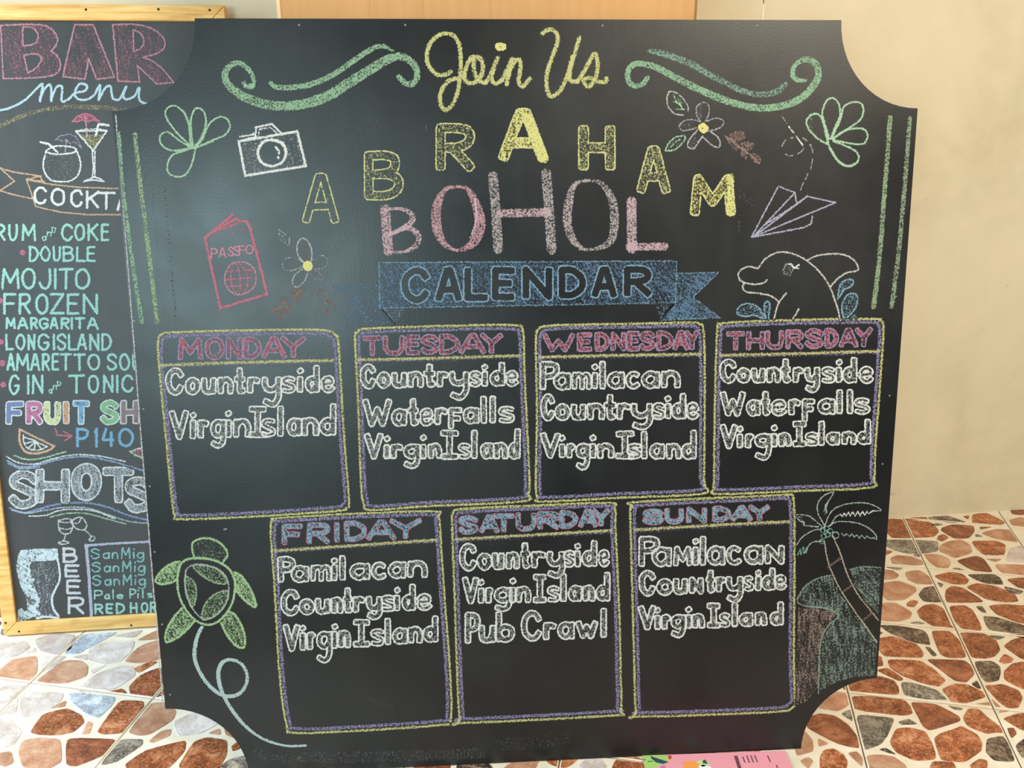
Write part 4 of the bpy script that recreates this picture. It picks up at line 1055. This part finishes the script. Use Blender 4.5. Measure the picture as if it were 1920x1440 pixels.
# ------------------------------------------------------------------ the bar menu board
YAW2 = radians(6.4); o2 = floorpt(7, 1196)
def menu_top(lean):
    fr = frame(o2, YAW2, lean); _, v = to_uv(fr, np.array([200.]), np.array([8.5])); return fr, float(v[0])
best = None
for k in range(60, 200):
    fr, vt = menu_top(radians(k / 10)); P_ = fr['o'] + fr['v'] * vt + fr['b'] * .024 + fr['u'] * 0.0
    g = -np.dot(P_[:2] - WP, WN)
    if g > .004 and (best is None or g < best[0]): best = (g, k / 10)
MF, MVT = menu_top(radians(best[1])); print('menu lean', best, 'height', MVT)
ur, _ = to_uv(MF, np.array([421.]), np.array([12.])); MW = float(ur[0]); print('menu width', MW)
menu = empty('menu_board', MF['M'])
tag(menu, 'narrow bar menu chalkboard in a pine frame leaning on the wall behind the big board', 'chalkboard')
FWD = .029; FD = .022; PO = .006; mb0 = .0042
def framebar(poly, lab=None):
    o = prism('frame_bar', poly[::-1] if area2(poly) > 0 else poly, 0, FD, M_PINE, menu, 'y'); bev(o, .0015, 2)
    if lab: o['label'] = lab
    return o
framebar([(0, mb0), (MW, mb0), (MW - FWD, mb0 + FWD), (FWD, mb0 + FWD)])
framebar([(0, MVT), (MW, MVT), (MW - FWD, MVT - FWD), (FWD, MVT - FWD)])
framebar([(0, mb0 + .0004), (0, MVT - .0004), (FWD - .0004, MVT - FWD), (FWD - .0004, mb0 + FWD)])
framebar([(MW, mb0 + .0004), (MW, MVT - .0004), (MW - FWD + .0004, MVT - FWD), (MW - FWD + .0004, mb0 + FWD)])
v_, f_ = boxdata(.012, MW - .012, PO, FD - .004, .016, MVT - .012); mesh('panel', v_, f_, M_MENU, menu)
nm = dot_mesh(.0026, .0003); nm.materials.append(M_NAIL); nm.name = 'nail_head'
for x, y in [(161, 18), (297, 17.5), (393, 19), (10.6, 1168), (35.6, 1184), (246, 1172.6), (20 - 25, 900)]:
    u, v = to_uv(MF, np.array([float(x)]), np.array([float(y)])); s_ = bpy.data.objects.new('nail_head', nm); C.objects.link(s_); s_.parent = menu; s_.location = (float(u[0]) if x > 0 else .014, -.0001, float(v[0]))

def mfin(cv, name, label): return cv.build(name, MF, menu, OFF, label, plane_off=PO)
# BAR
c = Canvas(-8, 36, 345, 166); c.T = R1
for polys in (["5,190 200,182 300,184 350,196 395,222 425,260 435,300 420,345 385,385 425,412 448,445 456,490 445,535 405,565 330,580 200,588 25,590", "172,205 225,204 262,222 284,250 288,285 272,318 235,335 175,345", "180,415 240,405 288,408 308,430 308,460 285,495 250,525 210,545"],
              ["560,185 700,185 860,580 725,595 665,440 640,595 470,575"], ["845,185 980,180 1060,188 1130,208 1190,242 1228,285 1242,325 1230,365 1195,395 1140,415 1075,430 1140,455 1200,495 1250,550 1305,620 1175,630 1030,490 1050,615 885,610", "1000,225 1040,240 1068,270 1080,305 1070,345 1045,370 1005,385"]):
    c.fill(polys, lin(176, 104, 120), .38, 78, .7)
    for q in polys: c.line(q, 3.0, lin(216, 130, 148), .8, False, True)
mfin(c, 'lettering', 'BAR in large pink chalk capitals')
c = Canvas(-8, 150, 335, 215); c.T = R1
for st in ["-40,830 40,820 120,790 200,740 280,660 320,635 300,760", "300,740 340,660 380,640 385,760", "385,750 420,660 465,650 465,760 520,740", "520,740 560,700 640,680 650,640 600,630 565,680 570,730 630,750 700,720 750,640 740,750", "745,740 790,660 830,650 840,720 860,745 900,740 945,650",
           "945,655 925,720 950,745 1010,720 1045,655 1045,745 1100,780 1165,800 1230,815"]: c.line(st, 4.6, lin(176, 220, 232), .9)
mfin(c, 'lettering', 'the word menu in pale blue chalk script')
c = Canvas(-30, 190, 280, 250); c.T = R1
c.line("-120,1010 0,945 120,890 260,840 420,810 600,800 800,810 960,830 1100,860", 9, lin(186, 162, 96), .45)
mfin(c, 'arc_drawing', 'faint ochre chalk arc')
# drinks
c = Canvas(65, 205, 215, 345); c.T = R1
for st in ["345,1140 325,1220 335,1290 375,1345 440,1362 520,1358 580,1320 605,1250 595,1180 570,1120", "345,1130 400,1100 480,1095 560,1110 560,1140 480,1155 400,1155 345,1140"]: c.line(st, 3.4, WHITE, .85)
c.fill("350,1160 580,1160 600,1250 560,1330 460,1355 370,1330 335,1240", lin(150, 140, 130), .3, 80)
c.line("305,1065 365,1080 430,1140", 4, WHITE, .9, False); c.line("415,1050 450,1020 520,1005 570,1025 600,1080 612,1110 580,1080 555,1060 530,1080 500,1050 470,1060 440,1045", 2.4, lin(170, 150, 180), .8, False, True); c.line("500,1050 490,1135", 2.4, lin(190, 180, 190), .8)
c.line("570,985 700,1130 800,985", 3.2, WHITE, .9, False); c.line("570,985 800,980", 3.2, WHITE, .8); c.line("570,985 640,970 760,970 800,985", 2.6, WHITE, .7); c.fill("600,1010 780,1010 700,1125", lin(190, 180, 96), .5)
c.line("693,1130 700,1240 695,1330", 3, WHITE, .85); c.line("713,1130 712,1240 712,1330", 3, WHITE, .85); c.line("630,1362 690,1335 720,1330 780,1360 700,1350 630,1362", 3.2, WHITE, .85)
c.line("720,1010 740,930 815,940", 4.4, WHITE, .95, False); c.line("655,1020 640,870", 3, lin(214, 150, 160), .8)
c.fill("540,910 580,870 640,850 700,870 745,915 700,900 660,915 620,900 580,915", PINK, .6); c.line("540,915 580,870 640,850 700,870 745,912 700,900 660,915 620,900 580,915", 2.6, PINK, .9, False, True)
mfin(c, 'cocktail_drawing', 'chalk coconut cup and cocktail glass with pink umbrella')
# cocktail banner
c = Canvas(-8, 305, 400, 412); c.T = R2
for st in ["0,-100 100,-70 300,-40 320,0", "310,-40 200,-15 270,190 450,230 650,250 900,250 1150,235 1500,220", "225,-8 400,25 600,45 900,55 1150,50 1500,30", "0,-100 110,0 0,70 100,100 240,130", "200,-15 330,0"]: c.line(st, 3, ORG, .9, False)
word(c, R2, "COCKTAILS", "250 352 380 492 525 622 645 747 725 872 872 970 990 1020 1045 1120 1140 1230", (172, 245), None, (35, 110), w=5, col=WHITE)
mfin(c, 'banner_drawing', 'orange chalk ribbon reading COCKTAILS')
def mono(T, txt, ex, b, a, col, w, lab, canvas=None, jit=.6):
    E2 = [float(q) for q in ex.split()]
    bb = b if isinstance(b, tuple) else (b, b); aa_ = a if isinstance(a, tuple) else (a, a)
    c = Canvas(min(E2) / T[2] + T[0] - 20, min(aa_) / T[2] + T[1] - 6, max(E2) / T[2] + T[0] + 6, max(bb) / T[2] + T[1] + 8)
    word(c, T, txt, ex, bb, None, aa_, w=w, col=col, cov=.95, jit=jit); return c
def bullet(c, x, y, r=4.5): c.bubble([np.array([(x, y), (x + .5, y)])], r, .8, PINK, PINK, .9)
def small_and(c, x, y, k=1.0):
    for ch, dx, dy in (('a', 0, 0), ('n', 9, -8), ('D', 18, -15)):
        g = glyph(ch, x + dx * k, x + (dx + 8.5) * k, y + dy * k, y + (dy - 10) * k, y + (dy - (10 if ch != 'D' else 11)) * k - .1, y, 1, .2)
        for p in g: c.line([tuple(q) for q in p], 2.4, MINT, .85, False)
c = mono(R2, "RUMCOKE", "-40 45 60 135 160 272 458 548 555 640 655 742 755 822", (448, 450), (318, 315), MINT, 5, ''); small_and(c, 79, 452); bullet(c, -10, 437); mfin(c, 'lettering', 'RUM and COKE in mint chalk')
c = mono(R2, "DOUBLE", "215 292 300 382 395 457 470 557 570 645 650 717", 605, 485, MINT, 4.6, ''); bullet(c, 42.5, 473.5); mfin(c, 'lettering', 'DOUBLE in mint chalk after a pink dot')
c = mono(R2, "MOJITO", "10 152 160 272 290 385 400 432 440 552 560 677", 812, 650, MINT, 5.2, ''); mfin(c, 'lettering', 'MOJITO in mint chalk')
c = mono(R2, "FROZEN", "25 125 140 232 265 367 375 485 500 597 620 737", 1000, 838, MINT, 5.2, ''); bullet(c, 0, 564); mfin(c, 'lettering', 'FROZEN in mint chalk')
c = mono(R2, "MARGARITA", "40 122 130 212 225 287 290 367 372 442 455 522 530 550 560 642 650 742", 1112, 1018, MINT, 4.8, ''); mfin(c, 'lettering', 'MARGARITA in mint chalk')
c = mono(R2, "LONGISLAND", "40 107 115 192 205 267 280 372 395 415 425 502 510 572 575 657 670 747 760 842", (1268, 1272), (1142, 1138), MINT, 4.8, ''); bullet(c, 2, 641); mfin(c, 'lettering', 'LONG ISLAND in mint chalk')
c = mono(R2, "AMARETTOSOUR", "48 114 120 222 225 302 312 377 385 447 445 542 550 642 655 752 800 882 890 977 990 1065 1080 1150", 1422, 1288, MINT, 4.8, ''); bullet(c, 4, 681, 5); mfin(c, 'lettering', 'AMARETTO SO in mint chalk running behind the big board')
c = mono(R3, "GINTONIC", "65 147 200 222 240 327 510 642 655 747 770 852 870 892 910 1002", (242, 225), 88, MINT, 4.8, ''); small_and(c, 91, 738, .9); bullet(c, 6, 721, 4.5); mfin(c, 'lettering', 'GIN and TONIC in mint chalk')
c = Canvas(8, 745, 320, 805)
word(c, R3, "FRUITSHAKE", "42 188 193 325 328 460 462 532 538 680 748 898 903 1045 1055 1150 1160 1240 1245 1300", (470, 466), None, (288, 272), mode='bubble', r=5.6, lw=1.0, col=WHITE, cols=[lin(120, 138, 196), lin(222, 100, 160), lin(226, 226, 116), lin(238, 158, 84), SKY, lin(130, 206, 130), lin(164, 134, 134), SKY, PINK, LYEL], fcov=.85)
mfin(c, 'lettering', 'FRUIT SH in many coloured chalks outlined in white')
c = mono(R3, "P140", "570 667 700 742 760 862 885 1007", 636, 488, SKY, 5.6, ''); c2 = c
mfin(c, 'lettering', 'P140 in sky blue chalk')
c = Canvas(98, 798, 140, 830); c.T = R3
c.line("415,490 432,545 535,550", 3.4, PINK, .9, False); c.line("478,515 540,550 485,585", 3.4, PINK, .9, False); mfin(c, 'arrow_drawing', 'small pink bent arrow')
c = Canvas(30, 798, 106, 855); c.T = R3
c.fill("150,495 155,590 195,665 280,675 370,650 400,625", lin(120, 110, 104), .25); c.line("148,500 148,590 190,665 280,680 370,655 405,628", 4.6, ORG, .92); c.line("150,500 270,560 405,625", 4, ORG, .9)
c.line("175,540 180,600 215,645 290,655 350,632", 2.4, WHITE, .8)
for st in ["265,585 185,560", "265,590 185,605", "265,595 215,640", "268,597 255,652", "272,597 310,650", "275,595 355,630"]: c.line(st, 2.6, WHITE, .85, False)
mfin(c, 'lemon_drawing', 'orange chalk citrus slice')
c = Canvas(238, 835, 290, 865); c.T = R3
c.line("975,665 1010,690 1060,710 1120,715", 3.4, LGRN, .9); c.fill("985,665 1060,640 1140,640 1130,700 1060,705", PINK, .5); c.line("985,662 1060,640 1140,636", 3, WHITE, .7); mfin(c, 'watermelon_drawing', 'corner of a green and pink melon slice')
# wave lines and SHOTS
c = Canvas(8, 842, 380, 905); c.T = R3
for st, col in [("50,705 140,750 260,760 400,720 560,690 740,700 940,740", WHITE), ("105,695 200,725 320,715 495,668", LGRN), ("55,735 150,780 280,770 440,725 620,705 800,730 980,780 1150,830 1400,850", lin(150, 180, 214)), ("60,755 160,795 300,782", lin(150, 180, 214))]:
    c.line(st, 3.6 if col != WHITE else 3, col, .75)
mfin(c, 'wave_drawing', 'blue and white chalk waves above SHOTS')
c = Canvas(8, 930, 380, 992); c.T = R3
for st, col, w in [("70,1090 180,1125 300,1095 440,1060 620,1050 800,1080 980,1150 1200,1190 1400,1180", lin(140, 160, 216), 4.2), ("90,1105 200,1128 320,1110 480,1085 660,1090 840,1150 1000,1195 1300,1210", lin(170, 200, 214), 3), ("220,1150 340,1145 460,1105 600,1100 720,1115 860,1170", WHITE, 3), ("370,1160 500,1130 640,1130 780,1165 945,1210", LGRN, 3)]:
    c.line(st, w, col, .75)
mfin(c, 'wave_drawing', 'blue and white chalk waves below SHOTS')
c = Canvas(10, 862, 300, 965)
for ch, a, b, y0, y1 in [('S', 62, 295, 805, 1098), ('H', 262, 528, 782, 1065), ('O', 535, 762, 755, 1030), ('T', 760, 1015, 780, 1065), ('S', 930, 1150, 850, 1130)]:
    g = glyph(ch, a / 4, b / 4, y1 / 4 + 680, y0 / 4 + 680, y0 / 4 + 680, 0, 9, .8)
    c.bubble(g, 7.6 if ch != 'O' else 9.4, 1.3, WHITE, lin(180, 186, 190), .62, ang=85)
mfin(c, 'lettering', 'SHOTS in thick white chalk capitals')
c = Canvas(102, 965, 185, 1028); c.T = R3
for st in ["440,1180 440,1240 470,1280 520,1280 545,1240 540,1190", "440,1185 490,1170 540,1180 500,1200 440,1190", "535,1200 570,1240 620,1255 650,1230 640,1190 610,1160 560,1170 535,1200", "545,1205 590,1200 610,1165", "490,1285 485,1320 470,1340 440,1350 470,1362 515,1350 480,1335",
           "635,1250 680,1300 670,1330 700,1335 712,1310 685,1300", "450,1240 500,1250 540,1240"]: c.line(st, 2.8, lin(206, 208, 204), .85)
mfin(c, 'wineglass_drawing', 'two clinking wine glasses in white chalk')
BT = (0, 1000, 6.4)
c = Canvas(25, 1020, 118, 1172); c.T = BT
c.fill("370,350 680,330 700,480 640,700 640,850 700,1000 440,1010 470,830 380,600", lin(170, 180, 190), .34, 85, .7)
c.fill("250,200 460,180 690,180 710,300 640,330 400,340 360,380 380,560 450,720 470,860 440,980 330,1040 210,1070 215,920 260,890 300,940 330,900 310,760 250,640 200,460 195,380 220,260", lin(200, 222, 232), .72, 30, .7)
rr = random.Random(5)
for _ in range(90):
    t = rr.random()
    if t < .45: x, y = rr.uniform(240, 690), rr.uniform(195, 320)
    else: q = rr.random(); x, y = 230 + 170 * q + rr.uniform(0, 120), 330 + 660 * q
    c.bubble([np.array([(x / 6.4, y / 6.4 + 1000), (x / 6.4 + .3, y / 6.4 + 1000)])], 1.8, .7, lin(220, 236, 242), WHITE, 0, .9)
c.line("690,300 715,440 715,560 660,680 625,780 640,900 705,1010 560,1000 440,1020", 4.2, lin(222, 234, 240), .92); mfin(c, 'beer_glass_drawing', 'overflowing beer glass in white chalk')
c = Canvas(112, 1022, 162, 1158)
for ch, a, b, y0, y1 in [('B', 750, 932, 168, 358), ('E', 775, 955, 372, 532), ('E', 795, 972, 552, 730), ('R', 812, 1012, 758, 975)]:
    for p in glyph(ch, a / 6.4, b / 6.4, y1 / 6.4 + 1000, y0 / 6.4 + 1000, y0 / 6.4 + 1000, 0, 2.5, .5): c.line([tuple(q) for q in p], 5.2, lin(218, 218, 222), .95, False)
mfin(c, 'lettering', 'BEER written downwards in white chalk')
c = Canvas(158, 1010, 375, 1162); c.T = BT
c.line("1035,140 1060,400 1080,700 1100,1005", 6.4, lin(196, 190, 222), .92, False); c.line("1020,148 1300,125 1780,100 2300,80", 4.6, lin(196, 190, 222), .9, False); mfin(c, 'list_frame_drawing', 'lilac chalk bracket around the beer list')
for i, (dx, yb) in enumerate([(0, 312), (14, 472), (22, 632)]):
    c = Canvas(165, 1000 + (yb - 150) / 6.4, 280, 1000 + (yb + 60) / 6.4)
    word(c, BT, "SanMig", [q + dx * .9 for q in (1085, 1200, 1230, 1322, 1340, 1422, 1450, 1570, 1588, 1625, 1640, 1735)], (yb, yb - 5), (yb - 85, yb - 92), (yb - 130, yb - 155), (yb + 30, yb + 40), w=3.2, col=lin(126, 206, 198), cov=.9, jit=.3)
    mfin(c, 'lettering', ['first line of the mint beer list', 'second line of the mint beer list', 'third line of the mint beer list'][i])
c = Canvas(170, 1098, 330, 1130); word(c, BT, "PalePils", [1128, 1232, 1250, 1322, 1345, 1372, 1398, 1482, 1552, 1635, 1645, 1672, 1685, 1745, 1765, 1835], (800, 775), (730, 712), (680, 650), None, w=3.0, col=MINT, jit=.3); mfin(c, 'lettering', 'fourth line of the mint beer list')
c = Canvas(170, 1122, 330, 1158); word(c, BT, "REDHORSE", [1132, 1242, 1268, 1362, 1388, 1502, 1558, 1652, 1688, 1782, 1798, 1890, 1905, 1980, 1995, 2060], (972, 955), None, (842, 808), None, w=4.2, col=MINT, jit=.4); mfin(c, 'lettering', 'last line of the mint beer list, in capitals')

# ------------------------------------------------------------------ tall cardboard box behind the big board
pb = BF['o'] + BF['v'] * VT + BF['b'] * TK
CF = frame((pb[0], pb[1], 0.0), radians(3.75), 0.0); CF['o'] = np.array([pb[0], pb[1], 0.]) + CF['b'] * .002
CF['M'] = frame(CF['o'], radians(3.75), 0.0)['M']
cu0, _ = to_uv(CF, np.array([521.]), np.array([15.])); cu1, _ = to_uv(CF, np.array([1305.]), np.array([15.])); cu0, cu1 = float(cu0[0]), float(cu1[0])
CH, CDp, ct = 1.52, .42, .004
box = empty('cardboard_box', CF['M']); tag(box, 'tall brown cardboard box standing between the big black board and the wall', 'box')
# front wall with soft vertical creases
xs = [cu0]
creases = []
for px in (694, 794, 921):
    q, _ = to_uv(CF, np.array([float(px)]), np.array([15.])); creases.append(float(q[0]))
for q in creases: xs += [q - .0035, q, q + .0035]
xs.append(cu1); V = []; Fc_ = []
for x in xs:
    d = .0012 if any(abs(x - q) < 1e-6 for q in creases) else 0.
    V += [(x, d, 0), (x, d, CH), (x, ct, 0), (x, ct, CH)]
for i in range(len(xs) - 1):
    a = 4 * i; b = a + 4; Fc_ += [(a, b, b + 1, a + 1), (a + 2, a + 3, b + 3, b + 2), (a + 1, b + 1, b + 3, a + 3), (a, a + 2, b + 2, b)]
mesh('front_panel', V, Fc_, M_CARD, box)
mesh('back_panel', *boxdata(cu0, cu1, CDp - ct, CDp, 0, CH), M_CARD, box)
mesh('side_panel', *boxdata(cu0, cu0 + ct, ct, CDp - ct, 0, CH), M_CARD, box); mesh('side_panel', *boxdata(cu1 - ct, cu1, ct, CDp - ct, 0, CH), M_CARD, box)
mesh('top_flap', *boxdata(cu0, cu1, 0, CDp / 2 - .001, CH, CH + ct), M_CARD, box); mesh('top_flap', *boxdata(cu0, cu1, CDp / 2 + .001, CDp, CH, CH + ct), M_CARD, box)
mesh('bottom_flap', *boxdata(cu0 + ct, cu1 - ct, ct, CDp - ct, .001, ct), M_CARD, box)
mesh('tape_strip', *boxdata(cu0, cu1, CDp / 2 - .025, CDp / 2 + .025, CH + ct, CH + ct + .0004), M_TAPE, box)
e = mesh('corner_edge', *boxdata(cu0 - .0015, cu0 + .0035, -.0008, ct, 0.002, CH), M_CARDL, box); e['label'] = 'pale left corner'  # paler strip down the left corner
e = mesh('corner_edge', *boxdata(cu1 - .002, cu1 + .0016, -.0006, ct, 0.002, CH), M_CARDD, box); e['label'] = 'darker right corner'  # darker strip down the right corner

# ------------------------------------------------------------------ pink flyer on the floor
tr = floorpt(1471, 1409.5); tl = floorpt(1203, 1418.5); rd = floorpt(1484, 1441)
eu = (tr - tl); eu /= np.linalg.norm(eu); en = np.array([eu[1], -eu[0], 0]); Wp = float(np.linalg.norm(tr - tl)); Hp = .19
tr2 = tr
PM = Matrix(((eu[0], -en[0], 0, tl[0]), (eu[1], -en[1], 0, tl[1]), (0, 0, 1, .0011), (0, 0, 0, 1)))
fly = empty('pink_flyer', PM); tag(fly, 'pink printed paper flyer lying on the floor at the foot of the big board', 'flyer')
M_PINK = plain('pink_paper', lin(240, 160, 172), .6, 0, .04); mesh('sheet', *boxdata(0, Wp, -Hp, 0, 0, .0012), M_PINK, fly)
ft = lambda x, y: (lambda p: (float(np.dot(p - tl, eu)), -float(np.dot(p - tl, en))))(floorpt(x, y))
ft = lambda x, y: (float(np.dot(floorpt(x, y) - tl, eu)), float(np.dot(floorpt(x, y) - tl, -en)))
def patch(name, T, s, col, z=.00135, lab=None):
    p = [ft(*q) for q in parse(T, s)]; p = [(min(max(a, .0005), Wp - .0005), min(max(b, -Hp + .001), -.0005)) for a, b in p]
    if area2(p) < 0: p = p[::-1]
    o = prism(name, p, z, .00115, plain(name, col, .6, 0, .03), fly)
    if lab: o['label'] = lab
    return o
QT = (1180, 1390, 6)
patch('printed_picture', QT, "135,175 215,170 440,168 465,170 475,200 440,240 350,290 180,330 130,400 125,250", lin(168, 206, 112), lab='lime green picture')
patch('printed_picture', QT, "235,178 330,210 440,245 380,268 300,250 250,210", lin(44, 74, 92), .00155, 'dark blue leaf shapes')
patch('printed_picture', QT, "205,235 265,232 262,240 210,246", lin(60, 110, 50), .00155, 'dark green mark'); patch('printed_picture', QT, "160,210 180,218 162,232", lin(40, 80, 60), .00155, 'small dark triangle')
patch('printed_picture', QT, "432,172 470,172 474,200 455,220 440,205", lin(220, 50, 70), .00155, 'red spot')
patch('printed_picture', QT, "350,290 400,285 420,400 330,400", lin(216, 110, 180), .00150, 'magenta corner')
patch('printed_picture', QT, "600,240 700,235 800,232 790,300 740,420 620,400", lin(244, 160, 84), lab='orange picture')
patch('printed_picture', QT, "750,238 830,220 890,250 910,275 820,300", lin(196, 220, 150), .00150, 'pale green tip'); patch('printed_picture', QT, "820,235 850,218 885,268 830,262", lin(50, 84, 84), .00165, 'dark tree shape')
patch('printed_picture', QT, "780,290 830,275 920,300 930,420 780,420", lin(232, 240, 248), .00150, 'white area')
# printed text, too small in the photograph to read: columns of dark type running sideways
M_INK = plain('dark_ink', lin(70, 30, 44), .6, 0, .02)
def ink(x0, y0, x1, y1, w):
    a = np.array(ft(x0 / 6 + 1180, y0 / 6 + 1390)); b = np.array(ft(x1 / 6 + 1180, y1 / 6 + 1390)); d = b - a; L = np.linalg.norm(d); d /= L; nn = np.array([-d[1], d[0]]) * w
    V = []; F_ = []; k = 0.; rr = random.Random(int(x0 + y1))
    while k < L:
        s_ = min(rr.uniform(.0016, .0034), L - k)
        for q in (a + d * k - nn, a + d * (k + s_ * .8) - nn, a + d * (k + s_ * .8) + nn, a + d * k + nn): V.append((q[0], min(q[1], -.001), .00135))
        F_.append(tuple(range(len(V) - 4, len(V)))); k += s_
    return V, F_
V = []; Fx = []
for x0, y0, x1, y1, w in [(1195, 175, 1245, 330, .0032), (1275, 185, 1300, 255, .0011), (1320, 172, 1350, 255, .0011), (1365, 170, 1395, 252, .0011), (1408, 168, 1440, 250, .0011), (1553, 172, 1585, 246, .0011), (1655, 280, 1680, 360, .0011)]:
    v_, f_ = ink(x0, y0, x1, y1, w); b0 = len(V); V += v_; Fx += [tuple(b0 + q for q in f) for f in f_]
o = mesh('printed_text', V, Fx, M_INK, fly); o['label'] = 'small dark printed text running sideways'; o['kind'] = 'stuff'
